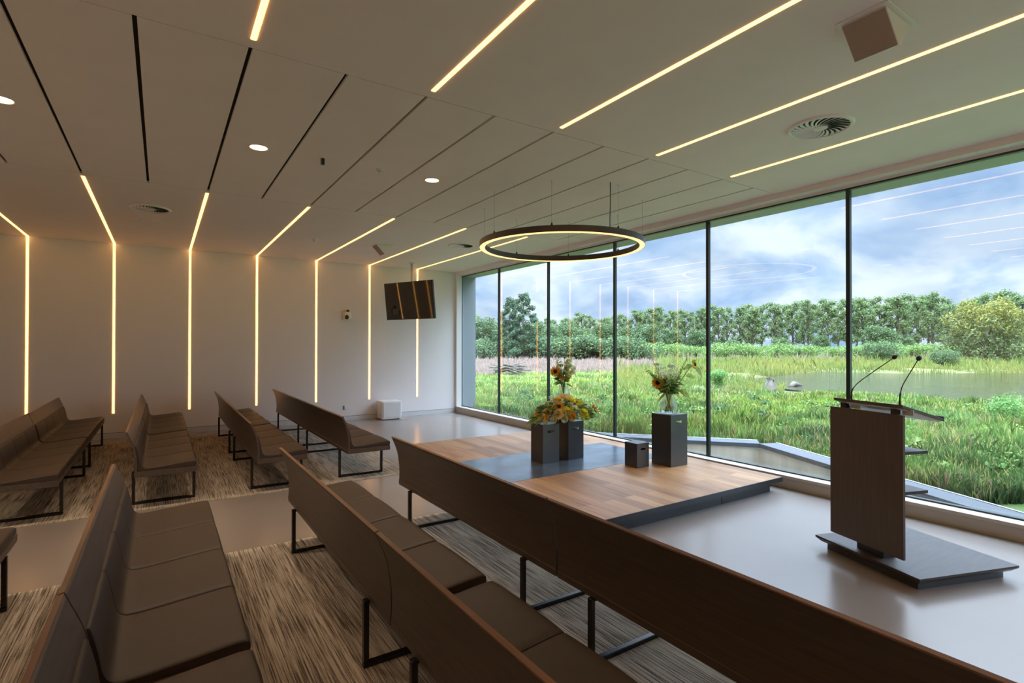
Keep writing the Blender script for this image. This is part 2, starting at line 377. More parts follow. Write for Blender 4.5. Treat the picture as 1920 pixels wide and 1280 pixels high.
def downlight(x, y, label):
    t = tag(empty('downlight', (x, y, H)), label, 'downlight', 'recessed downlights in the middle ceiling field')
    MB().lathe([(0.070, 0.03), (0.073, -0.001), (0.084, -0.006), (0.088, -0.001)], n=32).build('trim_ring', WHITE, t)
    MB().lathe([(0.001, -0.0008), (0.071, -0.0008)], n=32, sm=False).build('lens', DOWNL, t)
    ld = bpy.data.lights.new('downlight_lamp', 'SPOT'); ld.energy = DOWN_W; ld.color = (1.0, 0.76, 0.54); ld.spot_size = math.radians(125); ld.spot_blend = 0.8; ld.shadow_soft_size = 0.06
    lo = bpy.data.objects.new('lamp', ld); COL.objects.link(lo); lo.parent = t; lo.location = (0, 0, -0.02)
DOWN_W = 50.0
downlight(-0.99, 5.28, 'warm recessed downlight cut by the left edge of the photo')
downlight(0.725, 5.28, 'warm recessed downlight left of the small black ceiling sensor')
downlight(2.44, 5.29, 'warm recessed downlight right of the white ceiling detector')
for x, y in ((-2.7, 5.28), (-2.7, 1.6), (-0.99, -1.2), (2.44, -1.2), (-2.7, -1.2)):  # unseen downlights, added behind and beside the camera as fill light
    downlight(x, y, 'unseen warm recessed downlight added out of view as fill light')

t = tag(MB().lathe([(0.001, -0.012), (0.12, -0.012), (0.145, -0.008), (0.15, 0.0)], n=40).build('ceiling_cover', CEIL, loc=(-0.127, 9.34, H)), 'flat round blank cover plate on the ceiling behind the left air diffuser', 'cover plate')
t = tag(empty('smoke_detector', (2.154, 9.32, H)), 'small white smoke detector on the ceiling between the fourth and fifth light strips', 'smoke detector')
MB().lathe([(0.055, 0), (0.055, -0.012), (0.05, -0.016)], n=28, cap1=True).build('base', WHITE, t)
MB().lathe([(0.036, -0.016), (0.036, -0.04), (0.028, -0.05), (0.001, -0.052)], n=24).build('sensor_head', WHITE, t)
t = tag(empty('ceiling_sensor', (1.276, 5.233, H)), 'small black box shaped sensor hanging under the ceiling right of a downlight', 'sensor')
MB().lathe([(0.03, 0), (0.03, -0.006)], n=20, cap1=True).build('base', WHITE, t)
MB().box(-0.015, 0.015, -0.02, 0.02, -0.065, -0.006).build('sensor_body', BLACK, t, bevel=0.003)
t = tag(empty('ceiling_detector', (1.852, 5.26, H)), 'small flat white and chrome detector on the ceiling left of the middle downlight', 'detector')
MB().lathe([(0.042, 0), (0.042, -0.008), (0.03, -0.012)], n=24, cap1=True).build('base', WHITE, t)
MB().lathe([(0.016, -0.012), (0.02, -0.022), (0.006, -0.03), (0.001, -0.03)], n=16, cap1=False).build('sensor_eye', ALU, t)

def cspeaker(x, y, label, s=1.0):
    t = tag(empty('ceiling_speaker', (x, y, H)), label, 'loudspeaker', 'wedge shaped ceiling loudspeakers')
    c = MB(); c.box(-0.035 * s, 0.345 * s, -0.135 * s, 0.125 * s, -0.008, 0); c.build('mounting_frame', WHITE, t, bevel=0.002, seg=1)
    W2 = 0.11 * s; pr = [(0.0, -0.008), (0.155 * s, -0.165 * s), (0.175 * s, -0.16 * s), (0.315 * s, -0.008)]
    v = [(px, -W2, pz) for px, pz in pr] + [(px, W2, pz) for px, pz in pr]
    MB().add(v, [(0, 1, 2, 3), (7, 6, 5, 4), (0, 4, 5, 1), (1, 5, 6, 2), (2, 6, 7, 3), (3, 7, 4, 0)]).build('cabinet', WHITE, t, bevel=0.004)
    d = Vector((0.155, 0, -0.157)).normalized(); nn = Vector((-0.71, 0, -0.70)).normalized()
    c = MB(); o = Vector((0.0, 0, -0.008)) + nn * 0.001
    Lf = 0.218 * s
    v = [o + d * a + Vector((0, b, 0)) + nn * cc for cc in (0, 0.005) for b in (-W2 + 0.004, W2 - 0.004) for a in (0.006, Lf)]
    c.add(v, [(0, 2, 3, 1), (4, 5, 7, 6), (0, 1, 5, 4), (2, 6, 7, 3), (0, 4, 6, 2), (1, 3, 7, 5)])
    c.build('grille', GREYCLOTH, t, bevel=0.002, seg=1)
cspeaker(3.155, 1.352, 'large looking wedge loudspeaker on the ceiling at top right of the photo')
cspeaker(3.155, 9.27, 'small looking wedge loudspeaker on the ceiling left of the television')

# ring lamp
t = tag(empty('ring_pendant_lamp', (4.226, 5.29, H)), 'large bronze ring pendant lamp hanging on thin wires over the stage', 'pendant lamp')
RO = 1.035; RI = 0.965; zb = 2.872 - H; zt = zb + 0.072
MB().lathe([(RI + 0.006, zb + 0.004), (RI, zb), (RI, zt), (RO, zt), (RO, zb), (RO - 0.006, zb + 0.004)], n=128, sm=False).build('ring_body', RINGB, t)
MB().lathe([(RI + 0.004, zb + 0.004), (RI + 0.012, zb - 0.003), (RO - 0.012, zb - 0.003), (RO - 0.004, zb + 0.004)], n=128).build('light_diffuser', RING, t)
for i in range(8):
    a = PI / 4 * i + math.radians(0.5); x, y = math.cos(a), math.sin(a)
    q = MB().tube([(x * 1.0, y * 1.0, zt), (x * 1.0, y * 1.0, -0.012)], 0.0013, 5).build('suspension_wire', WIRE, t)
    MB().lathe([(0.011, zt), (0.011, zt + 0.022), (0.004, zt + 0.03), (0.0015, zt + 0.045)], c=(x, y, 0), n=12).build('wire_gripper', BLACK, q)
    MB().lathe([(0.012, 0), (0.010, -0.012), (0.002, -0.014)], c=(x, y, 0), n=12).build('ceiling_anchor', WHITE, q)
MB().tube([(-0.13, -1.02, -0.001), (-0.130, -1.02, -0.25), (-0.128, -1.012, -0.4), (-0.11, -0.995, zt)], 0.0045, 8).build('power_cable', BLACK, t)

# television
yw = math.radians(246.526); tl = math.radians(-6.66)
nn = Vector((math.sin(yw) * math.cos(tl), math.cos(yw) * math.cos(tl), math.sin(tl))); rr = Vector((math.cos(yw), -math.sin(yw), 0)) * -1
uu = nn.cross(rr) * -1
if uu.z < 0: uu = -uu
TM = Matrix((rr, uu, nn)).transposed().to_4x4()
t = tag(empty('television', (4.449, 10.825, H)), 'flat television tilted down on a ceiling pole near the end wall', 'television')
TM = Matrix.Translation((0, 0, 2.608 - H)) @ TM
MB().box(-0.708, 0.708, -0.405, 0.405, -0.045, 0.0, M=TM).build('housing', BLACK, t, bevel=0.004)
MB().box(-0.698, 0.698, -0.390, 0.397, 0.0, 0.0025, M=TM).build('screen', SCREEN, t)
MB().box(-0.04, 0.04, -0.409, -0.402, -0.01, 0.003, M=TM).build('bezel_sensor', ALU, t)
MB().box(-0.2, 0.2, -0.15, 0.15, -0.085, -0.046, M=TM).build('mount_plate', BLACK, t)
back = TM @ Vector((0, 0.05, -0.10))
c = MB(); c.tube([(back.x, back.y, back.z), (back.x, back.y, -0.01)], 0.024, 16); c.build('ceiling_pole', ALU, t)
MB().lathe([(0.075, 0), (0.075, -0.012), (0.03, -0.02)], c=(back.x, back.y, 0), n=28, cap1=True).build('ceiling_plate', WHITE, t)

# wall camera, socket, subwoofer
t = tag(empty('wall_camera', (3.36, YW, 2.26)), 'small white camera with black dome on the end wall, left of the television', 'camera')
MB().box(-0.075, 0.075, -0.03, 0, -0.06, 0.13).build('bracket', WHITE, t, bevel=0.01, seg=3)
MB().lathe([(0.001, 0.11), (0.05, 0.105), (0.072, 0.08), (0.075, 0.0), (0.07, -0.04), (0.03, -0.055), (0.001, -0.056)], c=(0.01, -0.11, 0), n=28).build('camera_body', WHITE, t)
MB().lathe([(0.03, 0.0), (0.03, 0.05), (0.001, 0.055)], c=(0.01, -0.10, 0.10), n=20).build('top_knob', BLACK, t)
MB().lathe([(0.001, -0.05), (0.03, -0.04), (0.045, 0), (0.03, 0.04), (0.001, 0.05)], c=(-0.03, -0.165, -0.01), n=24).build('lens_dome', BLACK, t)
t = tag(empty('wall_socket', (3.357, YW, 0.29)), 'white double wall socket low on the end wall, left of the white box', 'socket')
MB().box(-0.045, 0.045, -0.010, 0, -0.045, 0.045).build('cover_plate', WHITE, t, bevel=0.004)
MB().box(-0.045, -0.030, -0.014, -0.002, -0.042, 0.042).build('side_switch', BLACK, t)
MB().lathe([(0.020, 0.0), (0.019, -0.008), (0.001, -0.008)], c=(0.012, -0.0105, 0), n=24, M=Matrix.Rotation(PI / 2, 4, 'X')).build('outlet', BLACK, t)
t = tag(empty('subwoofer', (4.26, 11.47, 0)), 'white rounded subwoofer box on the floor against the end wall', 'loudspeaker')
MB().box(-0.225, 0.225, -0.17, 0.19, 0.012, 0.41).build('cabinet', WHITE, t, bevel=0.022, seg=4)
MB().box(-0.195, 0.195, -0.178, -0.171, 0.05, 0.38).build('front_grille', simple('white_grille', (0.70, 0.71, 0.72), 0.6, bump=0.3, bscale=500), t, bevel=0.003, seg=1)
for sx in (-1, 1):
    for sy in (-1, 1): MB().lathe([(0.02, 0), (0.02, 0.014)], c=(sx * 0.17, sy * 0.12, 0), n=14, cap0=True, cap1=True).build('foot', BLACK, t)
MB().lathe([(0.022, 0.0), (0.020, -0.004), (0.001, -0.004)], c=(-0.228, -0.06, 0.10), n=18, M=Matrix.Rotation(-PI / 2, 4, 'Y')).build('side_port', BLACK, t)

# ------------------------------------------------------------------ benches
BL = 2.385                       # module length
def arc(pts, n=5):               # round a polyline with Catmull-Rom
    out = []
    P = [Vector(p) for p in pts]
    for i in range(len(P) - 1):
        p0 = P[max(i - 1, 0)]; p1 = P[i]; p2 = P[i + 1]; p3 = P[min(i + 2, len(P) - 1)]
        for k in range(n):
            s = k / n
            out.append(0.5 * ((2 * p1) + (-p0 + p2) * s + (2 * p0 - 5 * p1 + 4 * p2 - p3) * s * s + (-p0 + 3 * p1 - 3 * p2 + p3) * s ** 3))
    out.append(P[-1]); return [(p[0], p[1]) for p in out]
def extrude_y(c, prof, y0, y1, mi=0, sm=True):      # prof closed loop in xz
    n = len(prof); v = [(x, y0, z) for x, z in prof] + [(x, y1, z) for x, z in prof]
    c.add(v, [(i, (i + 1) % n, n + (i + 1) % n, n + i) for i in range(n)], mi, sm)
    c.add([(x, y0, z) for x, z in prof], [tuple(range(n - 1, -1, -1))], mi); c.add([(x, y1, z) for x, z in prof], [tuple(range(n))], mi)
def make_bench():
    t = empty('bench')
    h = BL / 2
    outer = arc([(0.030, 0.372), (0.034, 0.43), (0.030, 0.53), (0.008, 0.655), (-0.045, 0.785)], 5)
    inner = [(x + 0.019, z + (0.004 if z > 0.75 else 0)) for x, z in outer]
    c = MB(); extrude_y(c, outer[::-1] + inner, -h, h)
    bk = c.build('backrest', VENEER, t)
    # rim strip on top of the shell
    c = MB(); x0, z0 = outer[-1]; x1, z1 = inner[-1]
    extrude_y(c, [(x0 - 0.0012, z0 - 0.003), (x1 + 0.0006, z1 - 0.003), (x1, z1 + 0.0022), (x0, z0 + 0.0022)], -h - 0.0004, h + 0.0004, sm=False); c.build('top_edge', EDGE, bk)
    c = MB(); extrude_y(c, [(0.030, 0.336), (0.553, 0.336), (0.556, 0.340), (0.556, 0.386), (0.553, 0.390), (0.040, 0.390), (0.028, 0.372)], -h, h, sm=False)
    c.build('seat_board', VENEER, t)
    # four L shaped pads
    pw = 0.5835; gap = 0.008
    top = arc([(0.0200, 0.632), (0.032, 0.640), (0.046, 0.630), (0.068, 0.540), (0.082, 0.465), (0.110, 0.427), (0.170, 0.420), (0.330, 0.433), (0.470, 0.446), (0.535, 0.448), (0.556, 0.438), (0.560, 0.412), (0.552, 0.3915)], 4)
    ys = [-0.5, -0.496, -0.484, -0.42, -0.3, -0.1, 0.1, 0.3, 0.42, 0.484, 0.496, 0.5]
    n = len(top)
    for k in range(4):
        yc = -h + 0.010 + pw * (k + 0.5) + (0.0)
        v = []; f = []
        for yq in ys:
            e_ = 1 - abs(yq) * 2; rd = max(0, 1 - e_ / 0.03)          # edge rounding
            crown = 0.007 * (1 - (2 * yq) ** 2)
            for j, (px, pz) in enumerate(top):
                nx, nz = 0.0, 0.0
                a = top[max(j - 1, 0)]; b = top[min(j + 1, n - 1)]
                dx_, dz_ = b[0] - a[0], b[1] - a[1]; l = math.hypot(dx_, dz_) or 1
                nx, nz = -dz_ / l, dx_ / l
                if nz < 0 and nx < 0: nx, nz = -nx, -nz
                # outward normal points up on the seat and forward on the back
                w_ = (1.0 if px < 0.552 else 0.25) if px > 0.11 else 0.4
                nx, nz = (dz_ / l * -1, dx_ / l)
                off = crown * w_ - 0.006 * rd * rd * w_
                v.append((px + nx * off, yc + yq * (pw - gap), pz + nz * off))
        m_ = len(ys)
        for i in range(m_ - 1):
            for j in range(n - 1): f.append((i * n + j, (i + 1) * n + j, (i + 1) * n + j + 1, i * n + j + 1))
        c = MB(); c.add(v, f, 0, True)
        # sides and underside close onto the shell
        for s, i in ((0, 0), (1, m_ - 1)):
            ring = [v[i * n + j] for j in range(n)]; yy = v[i * n][1]
            under = [(0.045, yy, 0.3915), (0.050, yy, 0.45), (0.046, yy, 0.53), (0.024, yy, 0.632)]
            loop = ring + under
            c.add(loop, [tuple(range(len(loop))) if s else tuple(range(len(loop) - 1, -1, -1))])
        c.build('seat_pad', PAD, t)
    # two sled frames
    for yf in (-0.89, 0.89):
        c = MB(); s = 0.016
        c.box(0.0, 0.562, yf - s, yf + s, 0.0, 0.028)
        c.box(0.0, 0.028, yf - s, yf + s, 0.028, 0.345); c.box(0.534, 0.562, yf - s, yf + s, 0.028, 0.3355)
        c.box(0.0, 0.562, yf - s, yf + s, 0.327, 0.3358)
        c.build('sled_frame', SLED, t, bevel=0.003, seg=1)
    return t
ROWX = {1: 1.84, 2: 0.852, 3: -0.25, 4: -1.352}
BLOCKY = {'near_b': 1.182, 'near_a': 3.582, 'far_a': 7.605, 'far_b': 10.005}
desc = {
 (1, 'near_a'): 'front row bench across the aisle, its back hiding the left edge of the stage',
 (1, 'near_b'): 'front row bench running out of the lower right corner before the lectern',
 (1, 'far_a'): 'front row bench of the far block with grey violet seats ending at the aisle',
 (1, 'far_b'): 'front row bench of the far block nearest the end wall and wall socket',
 (2, 'near_a'): 'second row bench of the near block, starting at the aisle, seats seen over its back',
 (2, 'near_b'): 'second row bench in the bottom centre foreground, cut by the lower edge',
 (2, 'far_a'): 'second row bench of the far block, the one ending at the aisle',
 (2, 'far_b'): 'second row bench of the far block, the one next to the end wall',
 (3, 'near_a'): 'third row bench with bluish backrest and four brown seats, before the aisle',
 (3, 'near_b'): 'third row bench in the bottom left foreground, nearest the camera',
 (3, 'far_a'): 'third row bench of the far block with open seat end at the aisle',
 (3, 'far_b'): 'third row bench of the far block nearest the end wall',
 (4, 'near_a'): 'fourth row bench before the aisle, only its seat corner showing at the left edge',
 (4, 'far_a'): 'fourth row bench of the far block at the left edge, beside the aisle',
 (4, 'far_b'): 'fourth row bench of the far block nearest the end wall, below the first light strip'}
proto = make_bench(); first = True
for (r, b), lab in desc.items():
    o = proto if first else copy_tree(proto); first = False
    dxn = 0.012 if (r == 2 and b.startswith('near')) else 0
    o.location = (ROWX[r] + dxn, BLOCKY[b], 0.006)
    tag(o, lab, 'bench', 'upholstered benches with sled legs')

# ------------------------------------------------------------------ stage
STZ = 0.165; SX0, SX1, SY0, SY1 = 3.02, 5.87, 3.355, 7.52
t = tag(empty('stage', (0, 0, 0)), 'low oak plank stage with dark steel edge in front of the glass wall', 'stage')
MB().box(SX0 + 0.006, SX1 - 0.006, SY0 + 0.006, 4.828, STZ - 0.02, STZ).build('deck_planks', PLANK, t)
MB().box(SX0 + 0.006, SX1 - 0.006, 6.05, SY1 - 0.006, STZ - 0.02, STZ).build('deck_planks', PLANK, t)
MB().box(5.61, SX1 - 0.006, 4.832, 6.046, STZ - 0.02, STZ).build('deck_planks', PLANK, t)
c = MB(); c.box(SX0, SX1, SY0, SY0 + 0.006, STZ - 0.052, STZ - 0.001); c.box(SX0, SX1, SY1 - 0.006, SY1, STZ - 0.052, STZ - 0.001)
c.box(SX1 - 0.006, SX1, SY0, SY1, STZ - 0.052, STZ - 0.001); c.box(SX0, SX0 + 0.006, SY0, SY1, STZ - 0.052, STZ - 0.001)
c.box(SX0 + 0.006, SX1 - 0.006, SY0 + 0.006, SY1 - 0.006, STZ - 0.052, STZ - 0.021)
c.build('steel_rim', STEEL_DARK, t)
c = MB(); c.box(SX0 + 0.09, SX1 - 0.125, SY0 + 0.075, SY1 - 0.09, 0, STZ - 0.052)
pl = c.build('plinth', STEEL_DARK, t)
MB().box(4.86, 4.864, SY0 + 0.072, SY0 + 0.076, 0.004, STZ - 0.054).build('plinth_joint', BLACK, pl)
MB().lathe([(0.001, -0.004), (0.007, -0.004), (0.009, 0.0)], c=(4.88, SY0 + 0.073, 0.03), n=12, M=Matrix.Rotation(-PI / 2, 4, 'X')).build('bolt', BLACK, pl)
MB().box(SX0 + 0.006, 5.606, 4.832, 6.046, STZ - 0.02, STZ + 0.001).build('steel_plate', SLAB, t)

# pedestal boxes
def pedestal(name, x, y, s, z1, label, sw=0.10, sh=0.028, drop=0.075, see=True):
    t = tag(empty(name, (x, y, STZ + 0.0012)), label, 'pedestal', 'dark metal pedestal boxes on the stage')
    hgt = z1 - STZ; th = 0.006; c = MB(); a = s / 2
    c.box(-a, -a + th, -a, a, 0, hgt - th); c.box(-a + th, a - th, a - th, a, 0, hgt - th)
    zs = hgt - drop
    c.box(-a + th, a, -a, -a + th, 0, zs - sh); c.box(-a + th, a, -a, -a + th, zs, hgt - th)
    c.box(-a + th, -sw / 2, -a, -a + th, zs - sh, zs); c.box(sw / 2, a, -a, -a + th, zs - sh, zs)
    if see: z2 = zs - sh - 0.02; z3 = zs + 0.008
    else: z2 = z3 = zs
    c.box(a - th, a, -a + th, a, 0, z2); c.box(a - th, a, -a + th, a, z3, hgt - th)
    if see: c.box(a - th, a, -a + th, -sw * 0.7, z2, z3); c.box(a - th, a, sw * 0.7, a, z2, z3)
    c.build('box_body', PEDESTAL, t)
    MB().box(-a, a, -a, a, hgt - th, hgt).build('top_plate', STEEL_DARK, t)
    return t
pedestal('pedestal', 5.325, 4.50, 0.304, 0.796, 'tall dark metal pedestal on the planks carrying the right flower vase')
pedestal('pedestal', 5.08, 6.30, 0.304, 0.796, 'tall dark metal pedestal hidden behind the flower arrangement, under the left vase')
pedestal('pedestal', 4.10, 5.462, 0.256, 0.652, 'mid height dark metal pedestal, left one of the pair under the flower arrangement')
pedestal('pedestal', 4.525, 5.482, 0.256, 0.655, 'mid height dark metal pedestal, right one of the pair under the flower arrangement')
pedestal('pedestal', 4.905, 4.65, 0.205, 0.457, 'small low dark metal box beside the tall pedestal and the steel plate', 0.075, 0.022, 0.06, False)

# ------------------------------------------------------------------ flowers
def col(name, c, rough=0.6, tr=0.25):
    m, t, b = newmat(name); b.inputs['Roughness'].default_value = rough
    tcn = t.nodes.new('ShaderNodeTexCoord'); nz = t.nodes.new('ShaderNodeTexNoise'); nz.inputs['Scale'].default_value = 22
    t.links.new(tcn.outputs['Object'], nz.inputs['Vector'])
    rp = t.nodes.new('ShaderNodeValToRGB'); rp.color_ramp.elements[0].position = 0.3; rp.color_ramp.elements[1].position = 0.7
    rp.color_ramp.elements[0].color = (*[q * 0.7 for q in c], 1); rp.color_ramp.elements[1].color = (*[min(1, q * 1.3) for q in c], 1)
    t.links.new(nz.outputs['Fac'], rp.inputs[0]); t.links.new(rp.outputs[0], b.inputs['Base Color'])
    tl = t.nodes.new('ShaderNodeBsdfTranslucent'); t.links.new(rp.outputs[0], tl.inputs[0]); mx = t.nodes.new('ShaderNodeMixShader'); mx.inputs[0].default_value = 0.4
    out = t.nodes['Material Output']; t.links.new(b.outputs[0], mx.inputs[1]); t.links.new(tl.outputs[0], mx.inputs[2]); t.links.new(mx.outputs[0], out.inputs[0])
    return m
LEAF = col('leaf_green', (0.12, 0.22, 0.06)); LEAFL = col('leaf_light', (0.34, 0.48, 0.13)); LEAFD = col('leaf_dark', (0.05, 0.10, 0.035))
PETO = col('petal_orange', (0.88, 0.38, 0.03)); PETY = col('petal_yellow', (0.92, 0.70, 0.05)); PEACH = col('rose_peach', (0.95, 0.60, 0.22)); CREAM = col('cream_flower', (0.88, 0.88, 0.56)); SEED = col('sunflower_disc', (0.035, 0.018, 0.010), 0.9)
WHITEF = col('white_green_flower', (0.62, 0.66, 0.42))
def frame_to(d):
    d = Vector(d).normalized(); return d.to_track_quat('Z', 'Y').to_matrix().to_4x4()
def leaf_mesh(c, base, d, ln, wd, droop=0.3, mi=0):
    M = Matrix.Translation(base) @ frame_to(d); v = []; prof = [0.12, 0.75, 1.0, 0.7, 0.04]
    ro = random.uniform(0, 2 * PI); R_ = Matrix.Rotation(ro, 4, 'Z')
    for i, p in enumerate(prof):
        s = i / 4; z = ln * s
        for sx in (-1, 0, 1):
            q = M @ R_ @ Vector((sx * wd / 2 * p, -abs(sx) * wd * 0.12 * p - 0.02 * ln, z))
            q.z -= droop * ln * s * s; v.append(q)
    c.add(v, [(3 * i + k, 3 * i + k + 1, 3 * i + k + 4, 3 * i + k + 3) for i in range(4) for k in range(2)], mi, True)
def sunflower(par, pos, d, R, mat, name='sunflower', disc=0.42):
    c = MB(); M = Matrix.Translation(pos) @ frame_to(d)
    for ring, (n_, rr_, tl_) in enumerate(((17, 1.0, 0.10), (15, 0.86, 0.28))):
        for i in range(n_):
            a = 2 * PI * (i + 0.5 * ring) / n_ + random.uniform(-0.07, 0.07); wv = R * 0.20; v = []
            for s, wq in ((disc * 0.8, 0.5), (0.6, 1.0), (0.82, 0.8), (1.0, 0.08)):
                rad = R * rr_ * s
                for k in (-1, 0, 1):
                    v.append(M @ Vector((math.cos(a) * rad - math.sin(a) * k * wv * wq * 0.5, math.sin(a) * rad + math.cos(a) * k * wv * wq * 0.5, tl_ * rad + (0.006 if k == 0 else 0) + random.uniform(-0.002, 0.002))))
            c.add(v, [(3 * j + k, 3 * j + k + 1, 3 * j + k + 4, 3 * j + k + 3) for j in range(3) for k in range(2)], 0, True)
    o = c.build(name, mat, par)
    MB().lathe([(R * disc, -0.004), (R * disc, 0.008), (R * disc * 0.8, 0.016), (R * 0.1, 0.011), (0.001, 0.010)], n=20, M=M).build('seed_disc', SEED, o)
    c = MB()
    for i in range(9):
        a = 2 * PI * i / 9; leaf_mesh(c, M @ Vector((0.2 * R * math.cos(a), 0.2 * R * math.sin(a), -0.008)), M.to_3x3() @ Vector((math.cos(a), math.sin(a), -0.05)), R * 0.65, R * 0.25, 0)
    c.build('sepals', LEAFL, o)
    return o
def rose(par, pos, d, R, mat, name='rose'):
    c = MB(); M = Matrix.Translation(pos) @ frame_to(d)
    for ring in range(4):
        n_ = 5 if ring else 3; r0 = R * (0.18 + 0.24 * ring); hgt = R * (1.05 - 0.17 * ring)
        for i in range(n_):
            a0 = 2 * PI * (i + 0.37 * ring) / n_; v = []
            for s in (0, 0.5, 1.0):
                for k in (-1, -0.4, 0.4, 1):
                    a = a0 + k * 1.25 * PI / n_ * (1 - 0.25 * (s == 1)); rad = r0 * (0.45 + 0.65 * s + (0.12 * ring * s * s))
                    v.append(M @ Vector((rad * math.cos(a), rad * math.sin(a), hgt * s * (1 - 0.06 * abs(k)))))
            c.add(v, [(4 * j + k, 4 * j + k + 1, 4 * j + k + 5, 4 * j + k + 4) for j in range(2) for k in range(3)], 0, True)
    return c.build(name, mat, par)
def umbel(par, base, tip, R, mat, name='umbel_flower'):
    c = MB(); c.tube([base, (base[0] * 0.4 + tip[0] * 0.6, base[1] * 0.4 + tip[1] * 0.6, (base[2] + tip[2]) / 2), tip], 0.0018, 5, 1)
    for i in range(26):
        a = random.uniform(0, 2 * PI); r = R * math.sqrt(random.random()); p = Vector(tip) + Vector((r * math.cos(a), r * math.sin(a), 0.012 + 0.012 * (1 - (r / R) ** 2)))
        c.tube([tip, p], 0.0007, 3, 1)
        c.lathe([(0.001, -0.004), (0.006, 0), (0.001, 0.005)], c=p, n=6)
    return c.build(name, [mat, STEM], par)
def spike(par, base, tip, mat, name='flower_spike', n_=16, s0=0.4):
    b_, t_ = Vector(base), Vector(tip); c = MB(); c.tube([b_, b_.lerp(t_, 0.5) + Vector((0.004, 0, 0)), t_], [0.003, 0.0025, 0.001], 6, 1)
    for i in range(n_):
        s = s0 + (1 - s0) * i / n_; p = b_.lerp(t_, s); R_ = 0.016 * (1.1 - 0.8 * (s - s0) / (1 - s0)); a = i * 2.4
        p2 = p + Vector((math.cos(a), math.sin(a), 0.6)) * R_
        c.lathe([(0.001, -R_), (R_ * 0.55, -R_ * 0.3), (R_ * 0.6, R_ * 0.4), (0.001, R_ * 1.1)], c=p2, n=6)
    return c.build(name, [mat, STEM], par)

def vase(x, y, z, label):
    t = tag(empty('glass_vase', (x, y, z)), label, 'vase', 'clear glass vases on the tall pedestals')
    out = [(0.085, 0.0), (0.108, 0.012), (0.112, 0.04), (0.108, 0.08), (0.086, 0.16), (0.070, 0.205), (0.066, 0.225), (0.074, 0.25), (0.076, 0.255)]
    inn = [(r - 0.004, zz + (0.010 if i < 2 else 0)) for i, (r, zz) in enumerate(out)]
    MB().lathe(out + inn[::-1], n=40, cap0=True, cap1=True).build('vase_body', VASEG, t)
    MB().lathe([(0.079, 0.012), (0.101, 0.018), (0.106, 0.04), (0.102, 0.08), (0.0965, 0.10)], n=36, cap0=True, cap1=True).build('water', WATERG, t)
    return t
VZ = 0.796 + 0.0022
V1 = (5.315, 4.50); V2 = (5.08, 6.30)
vase(*V1, VZ, 'clear glass vase half full of water on the right tall pedestal')
vase(*V2, VZ, 'clear glass vase behind the low flower arrangement, below the left sunflower bouquet')

def stems(par, n_, seed, zt=0.30):
    random.seed(seed); c = MB()
    for i in range(n_):
        a = random.uniform(0, 2 * PI); r = random.uniform(0.02, 0.075); a2 = a + PI + random.uniform(-0.6, 0.6)
        c.tube([(r * math.cos(a), r * math.sin(a), 0.017), (0.02 * math.cos(a2), 0.02 * math.sin(a2), 0.18), (0.05 * math.cos(a2), 0.05 * math.sin(a2), zt)], 0.0038, 6)
    c.build('stems', STEM, par)
def foliage(par, n_, seed, z0, z1, rad, ln, wd, mat, name='leaves', ctr=(0, 0)):
    random.seed(seed); c = MB()
    for i in range(n_):
        a = random.uniform(0, 2 * PI); s = random.random(); zz = z0 + (z1 - z0) * s; r = rad * random.uniform(0.1, 1.0)
        d = Vector((math.cos(a), math.sin(a), random.uniform(-0.1, 1.2))); l_ = ln * random.uniform(0.6, 1.25)
        leaf_mesh(c, Vector((ctr[0] + r * 0.6 * math.cos(a), ctr[1] + r * 0.6 * math.sin(a), zz)), d, l_, wd * random.uniform(0.7, 1.2), random.uniform(0.1, 0.6))
    return c.build(name, mat, par)
def twigs(par, n_, seed, z0, ln, mat, name, lean=0.5, az=None):
    random.seed(seed); c = MB()
    for i in range(n_):
        a = random.uniform(0, 2 * PI) if az is None else az + random.uniform(-0.7, 0.7)
        l_ = ln * random.uniform(0.7, 1.15); tip = Vector((math.cos(a) * l_ * lean, math.sin(a) * l_ * lean, z0 + l_ * 0.9)); b_ = Vector((0.02 * math.cos(a), 0.02 * math.sin(a), z0))
        mid = b_.lerp(tip, 0.5) + Vector((0, 0, 0.03)); c.tube([b_, mid, tip], [0.002, 0.0016, 0.0008], 5, 1)
        for k in range(14):
            s = 0.35 + 0.65 * k / 14; p = (b_.lerp(mid, s * 2) if s < 0.5 else mid.lerp(tip, s * 2 - 1)); d = Vector((random.uniform(-1, 1), random.uniform(-1, 1), random.uniform(-0.2, 0.9)))
            leaf_mesh(c, p, d, 0.036, 0.018, 0.2)
    return c.build(name, [mat, STEM], par)

CAMD = Vector((-0.75, -0.65, 0.12))
# right bouquet
t = tag(empty('flower_bouquet', (*V1, VZ)), 'loose bouquet with one orange and one yellow sunflower in the right vase', 'bouquet')
stems(t, 13, 3)
foliage(t, 60, 11, 0.22, 0.46, 0.12, 0.12, 0.05, LEAFL); foliage(t, 44, 12, 0.23, 0.38, 0.10, 0.15, 0.05, LEAF, 'dark_leaves')
twigs(t, 16, 21, 0.22, 0.34, LEAFL, 'seed_twigs', 0.75, math.radians(140)); twigs(t, 18, 22, 0.26, 0.38, CREAM, 'cream_twigs', 0.38)
twigs(t, 6, 23, 0.24, 0.30, LEAFL, 'green_twigs', 0.6, math.radians(-40))
sunflower(t, (-0.145, 0.05, 0.385), CAMD, 0.085, PETO, disc=0.36)
sunflower(t, (0.215, -0.215, 0.615), Vector((0.15, -0.97, 0.15)), 0.066, PETY)
c = MB(); c.tube([(0.02, -0.02, 0.25), (0.10, -0.11, 0.42), (0.19, -0.19, 0.60), (0.225, -0.23, 0.63)], 0.0045, 7); c.tube([(0, 0, 0.25), (-0.08, 0.02, 0.33), (-0.13, 0.05, 0.375)], 0.004, 7); c.build('sunflower_stems', STEM, t)
c = MB(); random.seed(5)
